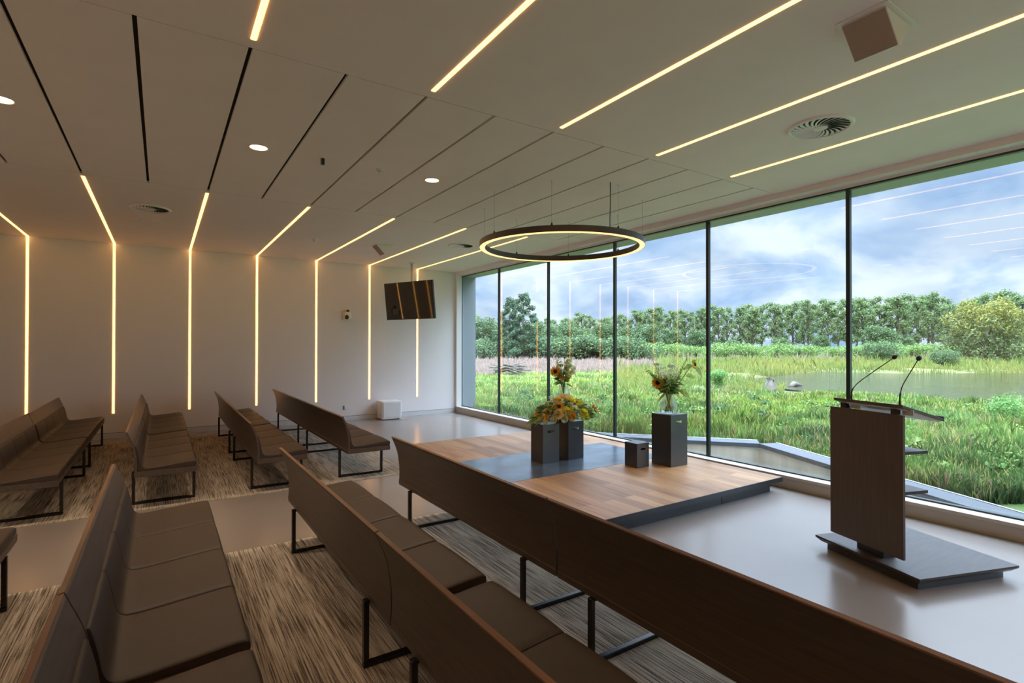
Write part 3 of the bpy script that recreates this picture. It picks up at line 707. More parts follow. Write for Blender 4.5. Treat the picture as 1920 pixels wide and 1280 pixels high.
for p, d in (((0.21, -0.21, 0.60), (0.3, -0.5, -0.5)), ((0.20, -0.2, 0.59), (-0.5, 0.2, 0.1)), ((0.14, -0.14, 0.47), (0.8, -0.6, 0.35)), ((0.11, -0.12, 0.42), (0.9, -0.5, -0.1)), ((0.08, -0.1, 0.3), (0.5, -0.7, -0.3)), ((0.0, -0.1, 0.28), (-0.2, -0.7, -0.25)), ((-0.1, -0.03, 0.27), (-0.7, 0.1, -0.3)), ((0.03, -0.06, 0.36), (-0.3, -0.6, 0.5))): leaf_mesh(c, Vector(p), d, 0.13, 0.075, 0.5)
c.build('sunflower_leaves', LEAFL, t)
spike(t, (-0.02, 0.02, 0.25), (-0.19, 0.12, 0.72), CREAM); spike(t, (0.0, -0.02, 0.25), (0.19, -0.13, 0.69), LEAFL, n_=20)
spike(t, (0.0, -0.02, 0.25), (0.12, -0.06, 0.62), CREAM)
for b_, tip in (((0, 0, 0.28), (0.07, 0.02, 0.58)), ((0, 0, 0.28), (-0.10, 0.10, 0.60)), ((0, 0, 0.28), (0.02, 0.1, 0.55)), ((0, 0, 0.28), (0.0, -0.05, 0.57))): umbel(t, b_, tip, 0.05, WHITEF)
rose(t, (0.09, -0.06, 0.36), (0.2, -0.8, 0.4), 0.035, PEACH); rose(t, (0.10, -0.10, 0.27), (0.4, -0.8, 0.1), 0.035, PETY, 'yellow_bloom')
# left bouquet
t = tag(empty('flower_bouquet', (*V2, VZ)), 'upright bouquet with one orange sunflower and cream blooms in the left vase', 'bouquet')
stems(t, 12, 4)
foliage(t, 70, 13, 0.28, 0.62, 0.12, 0.11, 0.04, LEAFL); foliage(t, 34, 14, 0.26, 0.46, 0.10, 0.12, 0.045, LEAF, 'dark_leaves')
twigs(t, 15, 24, 0.3, 0.38, CREAM, 'seed_twigs', 0.35)
sunflower(t, (-0.125, 0.04, 0.455), CAMD, 0.092, PETO, disc=0.36)
c = MB(); c.tube([(0, 0, 0.25), (-0.07, 0.02, 0.38), (-0.11, 0.05, 0.44)], 0.0045, 7); c.build('sunflower_stem', STEM, t)
spike(t, (-0.01, 0.02, 0.26), (-0.13, 0.08, 0.86), CREAM); spike(t, (0.0, -0.02, 0.26), (0.12, -0.09, 0.78), LEAFL, n_=20)
for tip in ((-0.04, 0.05, 0.72), (0.02, -0.01, 0.70), (0.20, -0.16, 0.71), (0.06, 0.05, 0.66)): umbel(t, (0, 0, 0.3), tip, 0.048, WHITEF)
random.seed(6)
for p in ((0.0, -0.06, 0.48), (0.06, -0.08, 0.53), (0.09, -0.10, 0.44), (0.02, -0.07, 0.58), (0.11, -0.09, 0.50)): rose(t, p, (-0.4, -0.8, 0.4), 0.034, CREAM, 'cream_rose')
rose(t, (0.03, -0.08, 0.40), (-0.2, -0.9, 0.3), 0.036, PEACH); rose(t, (-0.05, -0.04, 0.36), (-0.5, -0.6, 0.2), 0.03, PETO, 'orange_bloom')

# arrangement over the two mid height pedestals
AC = (4.37, 5.42)
t = tag(empty('flower_arrangement', (*AC, 0.660)), 'wide low arrangement of orange and yellow flowers across the two mid height pedestals', 'flower arrangement')
MB().lathe([(0.10, 0.0), (0.13, 0.01), (0.15, 0.05), (0.13, 0.06), (0.001, 0.055)], n=28, cap0=True).build('bowl', BLACK, t)
random.seed(31)
def dome(a, s, k=1.0):         # point on the mound: wide along the screen, lower left tail
    rx, ry, hz = 0.42 * k, 0.26 * k, 0.27 * k
    return Vector((s * rx * math.cos(a) * 0.92 + 0.0, s * ry * math.sin(a) - 0.10 * s * math.cos(a), 0.02 + hz * math.sqrt(max(0, 1 - s * s))))
c = MB()
for i in range(300):
    a = random.uniform(0, 2 * PI); s = math.sqrt(random.random()) * 1.02; p = dome(a, min(s, 0.99), 0.92)
    d = Vector((math.cos(a) * s, math.sin(a) * s, 0.25 + 0.8 * (1 - s))); leaf_mesh(c, p * 0.9, d, random.uniform(0.07, 0.13), random.uniform(0.022, 0.045), 0.35)
c.build('foliage', LEAF, t)
c = MB()
for i in range(170):
    a = random.uniform(0, 2 * PI); s = math.sqrt(random.random()) * 1.02; p = dome(a, min(s, 0.99), 0.98)
    d = Vector((math.cos(a) * s, math.sin(a) * s, 0.3 + 0.8 * (1 - s))); leaf_mesh(c, p * 0.92, d, random.uniform(0.05, 0.11), random.uniform(0.014, 0.03), 0.35)
c.build('light_foliage', LEAFL, t)
c = MB()
for i in range(30):           # trailing sprigs to the lower left
    p = Vector((-0.34 + random.uniform(-0.05, 0.1), 0.08 + random.uniform(-0.12, 0.08), 0.05)); d = Vector((-0.8, 0.3, -0.15 + random.uniform(-0.2, 0.4))); leaf_mesh(c, p, d, random.uniform(0.09, 0.17), 0.02, 0.5)
c.build('trailing_sprigs', LEAFL, t)
roses = [(-0.26, 0.0, .13, PEACH, .045), (-0.19, -0.14, .12, PEACH, .05), (-0.05, -0.22, .09, PETO, .045), (0.13, -0.23, .12, PETY, .048), (0.05, -0.10, .26, PETY, .042), (-0.10, -0.02, .25, PETO, .05),
         (0.0, 0.0, .29, PEACH, .05), (0.10, 0.02, .28, PEACH, .045), (0.20, -0.05, .23, PETO, .042), (0.24, -0.12, .18, PETY, .042), (0.12, -0.14, .22, PETY, .045), (-0.33, 0.04, .07, PEACH, .04), (-0.24, -0.1, .05, CREAM, .036),
         (-0.31, -0.02, .03, CREAM, .03), (0.02, -0.20, .18, CREAM, .036), (0.28, -0.14, .10, CREAM, .034), (0.20, -0.22, .07, PETY, .036), (-0.10, -0.18, .17, PETY, .034), (0.05, 0.1, .28, CREAM, .04), (0.17, 0.06, .25, PETO, .04), (-0.02, 0.08, .27, WHITEF, .04), (-0.14, -0.19, .06, WHITEF, .036)]
random.seed(90)
for i in range(64):
    a = random.uniform(0, 2 * PI); s = math.sqrt(random.random()) * .98; p = dome(a, s, 1.0)
    roses.append((p.x, p.y, p.z - .01, random.choice([PETY, PETO, CREAM, CREAM, PEACH, WHITEF]), random.uniform(.014, .026)))
for x, y, z, m, R_ in roses:
    rose(t, Vector((x, y, z)), Vector((x - 0.35, y - 0.45, z + 0.1)), R_, m, 'rose')
sunflower(t, (-0.15, -0.10, .21), CAMD + Vector((-0.1, 0, 0.3)), 0.075, PETO, disc=0.36)
sunflower(t, (0.36, -0.20, .16), Vector((0.5, -0.6, 0.5)), 0.075, PETO, disc=0.4)
twigs(t, 10, 41, 0.12, 0.2, WHITEF, 'filler_twigs', 1.0)

# ------------------------------------------------------------------ lectern (own axes: x along the panel, y towards the speaker)
ang = math.radians(71.096 - 90)     # local +y of panel width -> use u = (0.324,0.946), n = (0.946,-0.324)
U = Vector((0.3240, 0.9460, 0)); Nn = Vector((0.9460, -0.3240, 0)); BO = Vector((4.206, 1.470, 0))
t = tag(empty('lectern', BO), 'dark wooden lectern with tall front panel and sloping desk on a flat base', 'lectern')
LM = Matrix((U, -Nn, Vector((0, 0, 1)))).transposed().to_4x4()     # local: x=u, y=-n, z
def lb(u0, u1, n0, n1, z0, z1, name, mat, par=t, bev=0.0): return MB().box(u0, u1, -n1, -n0, z0, z1, M=LM).build(name, mat, par, bevel=bev)
def lpt(u, n, z): return LM @ Vector((u, -n, z))
# base with chamfered underside
b0 = (0, .865, 0, .90)
def quadring(u0, u1, n0, n1, z): return [lpt(u0, n0, z), lpt(u1, n0, z), lpt(u1, n1, z), lpt(u0, n1, z)]
c = MB(); v = quadring(0.03, .835, .03, .87, .056) + quadring(0, .865, 0, .90, .085) + quadring(0, .865, 0, .90, .10)
c.add(v, [(0, 1, 2, 3), (11, 10, 9, 8)] + [(4 * k + (i + 1) % 4, 4 * k + i, 4 * (k + 1) + i, 4 * (k + 1) + (i + 1) % 4) for k in range(2) for i in range(4)])
c.build('base_plate', BASEWOOD, t)
lb(.06, .805, .06, .84, 0, .056, 'base_plinth', STEEL_DARK)
lb(.155, .765, .05, .07, .158, 1.163, 'front_panel', VENEERL, bev=0.0015)
lb(.335, .555, .085, .20, .10, 1.14, 'column', STEEL_DARK, bev=0.002)
for z in (.905, .625):
    lb(.175, .745, .072, .30 if z > .7 else .30, z - .022, z, 'shelf', BASEWOOD, bev=0.001)
for u in (.20, .62):
    lb(u, u + .05, .055, .085, 1.1635, 1.215, 'desk_bracket', BLACK)
    lb(u - .085, u - .005, .095, .10, 1.1635, 1.205, 'gap_light_plate', ALU)  # pale plate stands in for window light showing through the gap
# sloping desk
s0 = Vector((0, 0, 0)); c = MB()
nA, zA, nB, zB = .025, 1.238, .395, 1.135
v = [lpt(.135, nA, zA - .020), lpt(.705, nA, zA - .020), lpt(.705, nB, zB - .020), lpt(.135, nB, zB - .020), lpt(.135, nA, zA), lpt(.705, nA, zA), lpt(.705, nB, zB), lpt(.135, nB, zB)]
dk = c.add(v, [(3, 2, 1, 0), (4, 5, 6, 7), (0, 1, 5, 4), (1, 2, 6, 5), (2, 3, 7, 6), (3, 0, 4, 7)]).build('reading_desk', VENEERL, t, bevel=0.001, seg=1)
v2 = [lpt(.150, nA + .03, zA - .036), lpt(.69, nA + .03, zA - .036), lpt(.69, nB - .01, zB - .028), lpt(.150, nB - .01, zB - .028), lpt(.150, nA + .03, zA - .0285), lpt(.69, nA + .03, zA - .0285), lpt(.69, nB - .01, zB - .018), lpt(.150, nB - .01, zB - .018)]
MB().add(v2, [(3, 2, 1, 0), (4, 5, 6, 7), (0, 1, 5, 4), (1, 2, 6, 5), (2, 3, 7, 6), (3, 0, 4, 7)]).build('desk_underside', WHITE, dk)
lb(.135, .705, nB - .008, nB + .004, zB - .020, zB + .014, 'book_stop', BLACK)
def lmic(u0, tu, tn, tz, bend):
    pts = [lpt(u0, .06, 1.225), lpt(u0, .062, 1.29), lpt(u0 + bend[0] * .3, .06 + bend[1] * .3, 1.335), lpt(u0 + bend[0], .06 + bend[1], 1.39), lpt(tu, tn, tz)]
    pp = []
    P = [Vector(p) for p in pts]
    for i in range(len(P) - 1):
        p0 = P[max(i - 1, 0)]; p1 = P[i]; p2 = P[i + 1]; p3 = P[min(i + 2, len(P) - 1)]
        for k in range(6):
            s = k / 6; pp.append(0.5 * ((2 * p1) + (-p0 + p2) * s + (2 * p0 - 5 * p1 + 4 * p2 - p3) * s * s + (-p0 + 3 * p1 - 3 * p2 + p3) * s ** 3))
    pp.append(P[-1])
    rr_ = [.0075 if i < 4 else (.0055 if i < 10 else .0035) for i in range(len(pp))]
    m = MB().tube(pp, rr_, 10).build('microphone', BLACK, t)
    MB().lathe([(.016, 0), (.016, .008), (.009, .012)], c=lpt(u0, .06, 1.226), n=18, cap1=True).build('mic_base', BLACK, m)
    d = (pp[-1] - pp[-2]).normalized(); M = Matrix.Translation(pp[-1] - d * 0.004) @ frame_to(d)
    MB().lathe([(.001, -.012), (.012, -.008), (.0165, .004), (.0165, .014), (.011, .026), (.001, .031)], n=18, M=M).build('foam_tip', BLACK, m)
lmic(.576, .435, .31, 1.560, (-0.03, .075)); lmic(.185, .215, .27, 1.556, (0.004, .045))

# ------------------------------------------------------------------ outside: light well, coping
A0, A1, A3 = Vector((6.24, 6.86)), Vector((7.92, 4.89)), Vector((6.24, 1.27))
def well_side(p, q, name, lab, lab2, ext=0.0):
    d = (q - p).normalized(); o = Vector((d.y, -d.x)) * -1
    if o.x < 0: o = -o
    c = MB(); P = [p, q + d * ext, q + d * ext + o * 0.22, p + o * 0.22]
    c.prism([(a.x, a.y) for a in P], -1.6, 0.035)
    tag(c.build('well_wall', CONCRETE), lab, 'retaining wall')
    i_ = o * -0.02; P = [p + i_, q + d * ext + i_, q + d * ext + o * 0.27, p + o * 0.27]
    c = MB(); c.prism([(a.x, a.y) for a in P], 0.0355, 0.10)
    t = tag(c.build('wall_coping', COPING, bevel=0.003, seg=1), lab2, 'coping')
    P = [p + o * 0.272, q + d * ext + o * 0.272, q + d * ext + o * 0.292, p + o * 0.292]
    c = MB(); c.prism([(a.x, a.y) for a in P], -0.05, 0.108); c.build('edge_strip', ALU, t)
well_side(A0, A1, 'a', 'pale concrete light well wall beyond the glass behind the tall pedestal', 'dark grey coping on the left light well wall beyond the glass', 0.0)
well_side(A1 + Vector((0.13, 0.18)) * 0.0, A3, 'b', 'pale concrete light well wall slanting from the corner back to the glass behind the lectern', 'dark grey coping slanting behind the lectern to the glass')
tag(MB().prism([(6.24, 1.3), (8.1, 4.89), (6.24, 6.8)], -1.65, -1.55).build('well_floor', CONCRETE), 'concrete floor of the light well beyond the glass', 'well floor')

# ------------------------------------------------------------------ land
def pip(px, py, poly):
    ins = np.zeros(px.shape, bool); n_ = len(poly)
    for i in range(n_):
        x0, y0 = poly[i]; x1, y1 = poly[(i + 1) % n_]
        cnd = ((y0 > py) != (y1 > py)) & (px < (x1 - x0) * (py - y0) / ((y1 - y0) if y1 != y0 else 1e-9) + x0); ins ^= cnd
    return ins
def vnoise(x, y, s, seed=0):
    r = np.random.default_rng(seed); G = r.random((64, 64)); x = x / s; y = y / s
    xi = np.floor(x).astype(int); yi = np.floor(y).astype(int); fx_ = x - xi; fy_ = y - yi
    fx_ = fx_ * fx_ * (3 - 2 * fx_); fy_ = fy_ * fy_ * (3 - 2 * fy_)
    g = lambda a, b: G[a % 64, b % 64]
    return (g(xi, yi) * (1 - fx_) + g(xi + 1, yi) * fx_) * (1 - fy_) + (g(xi, yi + 1) * (1 - fx_) + g(xi + 1, yi + 1) * fx_) * fy_
FW = np.array([0.5496, 0.8354]); RT = np.array([0.8354, -0.5496])
def plan(col_, depth):              # bearing (in photo columns) and distance from the viewer -> land position
    k = (col_ - 960) / 998.3; return FW * depth + RT * depth * k
WATZ = -0.42
near_sh = [(1455, 2.07e3 / 78), (1560, 2.07e3 / 90), (1650, 2.07e3 / 98), (1740, 2.07e3 / 106), (1830, 2.07e3 / 112), (1930, 2.07e3 / 117), (2200, 2.07e3 / 130)]
far_sh = [(2300, 2.07e3 / 50), (1930, 2.07e3 / 51), (1700, 2.07e3 / 53), (1560, 2.07e3 / 50), (1490, 2.07e3 / 53), (1430, 2.07e3 / 62)]
POND = [tuple(plan(a, b)) for a, b in near_sh + far_sh]
WELL = [(6.2, 7.00), (8.06, 4.90), (6.34, 1.20), (6.0, 1.20)]
def sdpoly(x, y, poly):
    d = np.full(x.shape, 1e9); n_ = len(poly)
    for i in range(n_):
        ax, ay = poly[i]; bx, by = poly[(i + 1) % n_]; vx, vy = bx - ax, by - ay
        tt = np.clip(((x - ax) * vx + (y - ay) * vy) / (vx * vx + vy * vy), 0, 1); d = np.minimum(d, np.hypot(x - ax - tt * vx, y - ay - tt * vy))
    return np.where(pip(x, y, poly), -d, d)
def height(x, y):
    dep = x * FW[0] + y * FW[1]; sp = sdpoly(x, y, POND)
    z = 0.02 - 0.30 * np.clip((dep - 9) / 16, 0, 1) + (vnoise(x, y, 3.1, 1) - .5) * .16 * np.clip((dep - 7) / 8, 0.2, 1) + (vnoise(x, y, 0.7, 2) - .5) * .05
    z = z - 0.35 * np.clip(1 - (sp + .2) / 2.5, 0, 1)
    z = np.where(sp < 0, WATZ - 0.3, z)
    z = z - 0.25 * np.clip((dep - 60) / 30, 0, 1)
    return z
def albedo(x, y):
    dep = x * FW[0] + y * FW[1]; lat = (x * RT[0] + y * RT[1]) / np.maximum(dep, .1); cl = 960 + 998.3 * lat
    n = vnoise(x, y, 2.2, 5)[:, None]; n3 = vnoise(x, y, 6, 6)[:, None]; n4 = vnoise(x, y, .5, 8)[:, None]
    green = np.array([.115, .215, .05]) * (0.75 + .5 * n); soil = np.array([.22, .175, .135]); mud = np.array([.13, .11, .06]); dry = np.array([.27, .225, .18]); yel = np.array([.26, .245, .085]); brt = np.array([.17, .20, .075])
    c_ = green + (soil - green) * np.clip((n4 - .62) * 5, 0, .6) * np.clip((14 - dep) / 6, 0, 1)[:, None]
    def mixc(c_, t_, m): m = np.clip(m, 0, 1)[:, None] if m.ndim == 1 else np.clip(m, 0, 1); return c_ * (1 - m) + t_ * m
    c_ = mixc(c_, brt, np.clip((dep - 20) / 5, 0, 1) * np.clip((cl - 1000) / 200, 0, 1))
    c_ = mixc(c_, dry, np.clip((dep - 33 - 8 * (n3[:, 0] - .5)) / 4, 0, 1) * np.clip((1250 - cl) / 120, 0, 1))
    c_ = mixc(c_, yel, np.clip((dep - 34) / 6, 0, 1) * np.clip((cl - 1330) / 100, 0, 1) * (0.55 + .6 * n[:, 0]))
    c_ = mixc(c_, dry, np.clip((dep - 62) / 5, 0, 1))
    sp = sdpoly(x, y, POND)
    c_ = mixc(c_, mud, np.clip(1.2 - sp / 1.8, 0, 1) * np.where(dep < 32, 1, .8))
    c_ = mixc(c_, soil * .9, np.clip(1 - np.abs(dep - 20.5 - 3 * (n3[:, 0] - .5)) / 1.6, 0, 1) * np.clip((cl - 1150) / 120, 0, 1) * np.clip((1560 - cl) / 80, 0, 1) * np.clip(n[:, 0] * 2.4 - .3, 0, 1))
    sw = sdpoly(x, y, WELL); c_ = mixc(c_, soil, np.clip(1 - (sw - .25) / .45, 0, 1) * (.35 + .6 * n4[:, 0]))
    return c_
def attr_mat(name, rough=0.9, transl=0.0, spec=0.2, rnd=0.0):
    m, t_, b = newmat(name); at = t_.nodes.new('ShaderNodeAttribute'); at.attribute_name = 'tint'
    t_.links.new(at.outputs['Color'], b.inputs['Base Color']); b.inputs['Roughness'].default_value = rough; b.inputs['Specular IOR Level'].default_value = spec
    if transl:
        tl_ = t_.nodes.new('ShaderNodeBsdfTranslucent'); t_.links.new(at.outputs['Color'], tl_.inputs[0]); mx_ = t_.nodes.new('ShaderNodeMixShader'); mx_.inputs[0].default_value = transl
        out = t_.nodes['Material Output']; t_.links.new(b.outputs[0], mx_.inputs[1]); t_.links.new(tl_.outputs[0], mx_.inputs[2]); t_.links.new(mx_.outputs[0], out.inputs[0])
    return m
def np_mesh(name, V, F, mat, colors=None, parent=None, smooth=False):
    # F: (n,k) array of faces
    me = bpy.data.meshes.new(name); nv, nf, k = len(V), len(F), F.shape[1]
    me.vertices.add(nv); me.vertices.foreach_set('co', V.astype(np.float32).ravel())
    me.loops.add(nf * k); me.loops.foreach_set('vertex_index', F.astype(np.int32).ravel())
    me.polygons.add(nf); me.polygons.foreach_set('loop_start', np.arange(0, nf * k, k, dtype=np.int32)); me.polygons.foreach_set('loop_total', np.full(nf, k, np.int32))
    if smooth: me.polygons.foreach_set('use_smooth', np.ones(nf, bool))
    me.update(calc_edges=True)
    if colors is not None:
        ca = me.color_attributes.new('tint', 'FLOAT_COLOR', 'POINT'); ca.data.foreach_set('color', np.c_[colors, np.ones(nv)].astype(np.float32).ravel())
    me.materials.append(mat); o = bpy.data.objects.new(name, me); COL.objects.link(o)
    if parent: o.parent = parent
    return o
GROUND = attr_mat('meadow_ground'); GRASS = attr_mat('grass_blades', 0.6, 0.35)
# non uniform grid
gx = np.r_[np.r_[6.232, np.arange(6.35, 14, .15)], np.arange(14, 40, .5), np.arange(40, 190, 3.0)]; gy = np.r_[np.arange(-60, -8, 3.0), np.arange(-8, 16, .16), np.arange(16, 45, .5), np.arange(45, 150, 3.0)]
X, Y = np.meshgrid(gx, gy, indexing='ij'); xf, yf = X.ravel(), Y.ravel(); z = height(xf, yf)
z = np.where(pip(xf, yf, WELL), -1.56, z); z = np.where((xf < 6.7) & ~pip(xf, yf, WELL), np.minimum(z, 0.05), z)
ni, nj = X.shape; idx = np.arange(ni * nj).reshape(ni, nj)
F = np.stack([idx[:-1, :-1], idx[1:, :-1], idx[1:, 1:], idx[:-1, 1:]], -1).reshape(-1, 4)
structure(np_mesh('ground', np.c_[xf, yf, z], F, GROUND, albedo(xf, yf) * .55, smooth=True), 'grassy land outside the glass wall')
# pond
m, tt_, b = newmat('pond_water'); b.inputs['Base Color'].default_value = (0.045, 0.045, 0.022, 1); b.inputs['Roughness'].default_value = 0.06; b.inputs['Specular IOR Level'].default_value = 0.8
nz = tt_.nodes.new('ShaderNodeTexNoise'); nz.inputs['Scale'].default_value = 3.0; nz.inputs['Detail'].default_value = 4; tcn = tt_.nodes.new('ShaderNodeTexCoord'); tt_.links.new(tcn.outputs['Object'], nz.inputs['Vector'])
bp = tt_.nodes.new('ShaderNodeBump'); bp.inputs['Strength'].default_value = 0.5; bp.inputs['Distance'].default_value = 0.10; tt_.links.new(nz.outputs['Fac'], bp.inputs['Height']); tt_.links.new(bp.outputs[0], b.inputs['Normal'])
cen = np.mean(POND, 0); big = [tuple(cen + (np.array(p) - cen) * 1.03) for p in POND]
tag(MB().prism(big, WATZ - 0.05, WATZ).build('pond_water', m), 'shallow pond reflecting the sky behind the lectern', 'pond', kind='stuff')

def blades(n_, dmin, dmax, hgt, wid, tintf, keep, seed, c0=840, c1=2050, lean=.5, power=1.0):
    r = np.random.default_rng(seed)
    u_ = r.random(n_); dep = (dmin ** (1 - power) + u_ * (dmax ** (1 - power) - dmin ** (1 - power))) ** (1 / (1 - power)) if power != 1 else dmin * (dmax / dmin) ** u_
    cl = c0 + (c1 - c0) * r.random(n_)
    k = (cl - 960) / 998.3; x = FW[0] * dep + RT[0] * dep * k; y = FW[1] * dep + RT[1] * dep * k
    ok = (x > 6.30) & ((y < YW - .06) | (x > 6.68)) & (sdpoly(x, y, POND) > 0.15) & (sdpoly(x, y, WELL) > 0.30) & keep(x, y, dep, cl, r)
    x, y, dep, cl = x[ok], y[ok], dep[ok], cl[ok]; n_ = len(x)
    tuft = .25 + 1.7 * vnoise(x, y, .8, 9) * (.15 + 1.2 * vnoise(x, y, .33, 10))
    h_ = hgt(dep) * tuft * (.5 + .9 * r.random(n_) ** 1.5); w_ = wid(dep) * (.7 + .6 * r.random(n_))
    a = r.random(n_) * 2 * np.pi; la = r.random(n_) * 2 * np.pi; le = lean * r.random(n_) * h_
    z0 = height(x, y) - 0.01; ca, sa = np.cos(a), np.sin(a); lx, ly = np.cos(la) * le, np.sin(la) * le
    P = np.stack([np.c_[x - ca * w_ / 2, y - sa * w_ / 2, z0], np.c_[x + ca * w_ / 2, y + sa * w_ / 2, z0],
                  np.c_[x + ca * w_ * .35 + lx * .35, y + sa * w_ * .35 + ly * .35, z0 + h_ * .6], np.c_[x + lx, y + ly, z0 + h_ * (1 - .25 * (le / np.maximum(h_, 1e-6)))],
                  np.c_[x - ca * w_ * .35 + lx * .35, y - sa * w_ * .35 + ly * .35, z0 + h_ * .6]], 1).reshape(-1, 3)
    F = (np.arange(n_)[:, None] * 5 + np.arange(5)[None]).astype(int)
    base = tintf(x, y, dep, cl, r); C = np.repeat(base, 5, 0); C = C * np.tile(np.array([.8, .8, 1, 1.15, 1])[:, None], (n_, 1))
    return P, F, np.clip(C, 0, 1)
def tg(x, y, dep, cl, r):
    n = vnoise(x, y, 1.5, 5)[:, None]; q = r.random(len(x)); n7 = vnoise(x, y, .8, 12); n8 = np.clip((vnoise(x, y, .45, 13) - .35) * 2, 0, 1)[:, None]
    g = np.array([.20, .33, .065]); b_ = np.array([.10, .205, .085]); yl = np.array([.36, .41, .14]); br = np.array([.33, .25, .17])
    c_ = g[None] * (1 - n) + b_[None] * n; c_ = c_ * (.55 + .6 * n8) * (.7 + .6 * q)[:, None]
    m = (q > .88)[:, None]; c_ = np.where(m, yl, c_); m = ((q < .13) & (n7 > .5))[:, None]; c_ = np.where(m, br, c_); return c_
allk = lambda x, y, dep, cl, r: (vnoise(x, y, .5, 8) < .80 + .1 * (dep > 10)) | (r.random(len(x)) > .7)
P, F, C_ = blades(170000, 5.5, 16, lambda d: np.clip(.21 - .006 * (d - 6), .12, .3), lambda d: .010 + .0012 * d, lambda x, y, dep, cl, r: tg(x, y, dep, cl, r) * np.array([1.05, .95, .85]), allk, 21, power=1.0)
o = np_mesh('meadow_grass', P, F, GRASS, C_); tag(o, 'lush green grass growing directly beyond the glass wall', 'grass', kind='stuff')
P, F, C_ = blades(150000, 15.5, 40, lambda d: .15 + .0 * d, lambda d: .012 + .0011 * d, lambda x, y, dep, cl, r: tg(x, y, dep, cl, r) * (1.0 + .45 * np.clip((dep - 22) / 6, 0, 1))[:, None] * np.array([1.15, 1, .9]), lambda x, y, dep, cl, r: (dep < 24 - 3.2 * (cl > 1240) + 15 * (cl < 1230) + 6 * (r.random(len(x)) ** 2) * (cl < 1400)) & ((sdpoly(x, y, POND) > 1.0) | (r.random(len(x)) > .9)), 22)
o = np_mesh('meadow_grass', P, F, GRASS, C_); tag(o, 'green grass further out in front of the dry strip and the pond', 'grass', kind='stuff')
def td(x, y, dep, cl, r): q = r.random(len(x)); return np.array([.37, .285, .235])[None] * (.7 + .5 * q)[:, None]
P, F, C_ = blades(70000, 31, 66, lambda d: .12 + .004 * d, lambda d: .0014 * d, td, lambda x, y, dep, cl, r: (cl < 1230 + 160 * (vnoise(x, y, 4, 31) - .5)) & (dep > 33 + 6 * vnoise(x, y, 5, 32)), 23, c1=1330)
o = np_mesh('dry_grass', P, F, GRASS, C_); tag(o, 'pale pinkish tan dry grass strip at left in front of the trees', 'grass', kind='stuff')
def ty(x, y, dep, cl, r): q = r.random(len(x)); k = vnoise(x, y, 4, 15); return (np.array([.30, .29, .085])[None] * (1 - k[:, None]) + np.array([.15, .24, .065])[None] * k[:, None]) * (.7 + .5 * q)[:, None]
P, F, C_ = blades(70000, 22, 68, lambda d: .10 + .008 * d, lambda d: .0014 * d, ty, lambda x, y, dep, cl, r: (sdpoly(x, y, POND) > .2) & ((cl > 1230) | (dep < 44)) & (vnoise(x, y, 3, 16) > .30) & ((cl < 1470) | (dep > 36)), 24, c0=1150)
o = np_mesh('reed_grass', P, F, GRASS, C_); tag(o, 'yellow green reeds on the far bank of the pond', 'reeds', kind='stuff')
P, F, C_ = blades(22000, 66, 84, lambda d: .7 + 0 * d, lambda d: .0013 * d, lambda x, y, dep, cl, r: td(x, y, dep, cl, r) * .95, lambda x, y, dep, cl, r: cl > 0, 25, c0=820, c1=2050)
o = np_mesh('dry_grass', P, F, GRASS, C_); tag(o, 'thin pale strip of dry grass at the foot of the hedge', 'grass', kind='stuff')

# leafy weeds near the glass
def leafy_cloud(n_, rx, rz, z0, size, seed, shell=.5, blobs=None, el=1.0):
    r = np.random.default_rng(seed)
    if blobs is None: blobs = [(0, 0, z0, rx, rz)]
    B = np.array(blobs); vol = (B[:, 3] ** 2 * B[:, 4]) ** .75; ch = r.choice(len(B), n_, p=vol / vol.sum()); b = B[ch]
    d = r.normal(size=(n_, 3)); d /= np.linalg.norm(d, axis=1)[:, None]; rad = (shell + (1 - shell) * r.random(n_)) ** 1.0
    rad *= 0.8 + 0.35 * vnoise(d[:, 0] * 3 + ch * 7.3 + 20, d[:, 2] * 3 + d[:, 1] * 3 + 20, 1.0, seed + 1)
    P = np.c_[b[:, 0] + d[:, 0] * b[:, 3] * rad, b[:, 1] + d[:, 1] * b[:, 3] * rad, b[:, 2] + d[:, 2] * b[:, 4] * rad]
    nrm = d * .5 + r.normal(size=(n_, 3)) * .6 + np.array([0, 0, .35]); nrm /= np.linalg.norm(nrm, axis=1)[:, None]
    a = np.cross(nrm, r.normal(size=(n_, 3))); a /= np.linalg.norm(a, axis=1)[:, None]; c_ = np.cross(nrm, a)
    s = (size * (.6 + .8 * r.random(n_)))[:, None]
    V = np.stack([P - a * s * .5, P - c_ * s * .28 * el, P + a * s * .5, P + c_ * s * .28 * el], 1).reshape(-1, 3)
    F = np.arange(4 * n_).reshape(-1, 4); return V, F, ch, r
def leaf_colors(n_, base, r, var=.35, alt=None, altp=0.0):
    q = 1 - var + 2 * var * r.random(n_); c_ = np.array(base)[None] * q[:, None]
    if alt is not None: m = r.random(n_) < altp; c_[m] = np.array(alt) * q[m][:, None]
    return np.repeat(c_, 4, 0)
LEAVES = attr_mat('tree_leaves', 0.7, 0.3, 0.2)
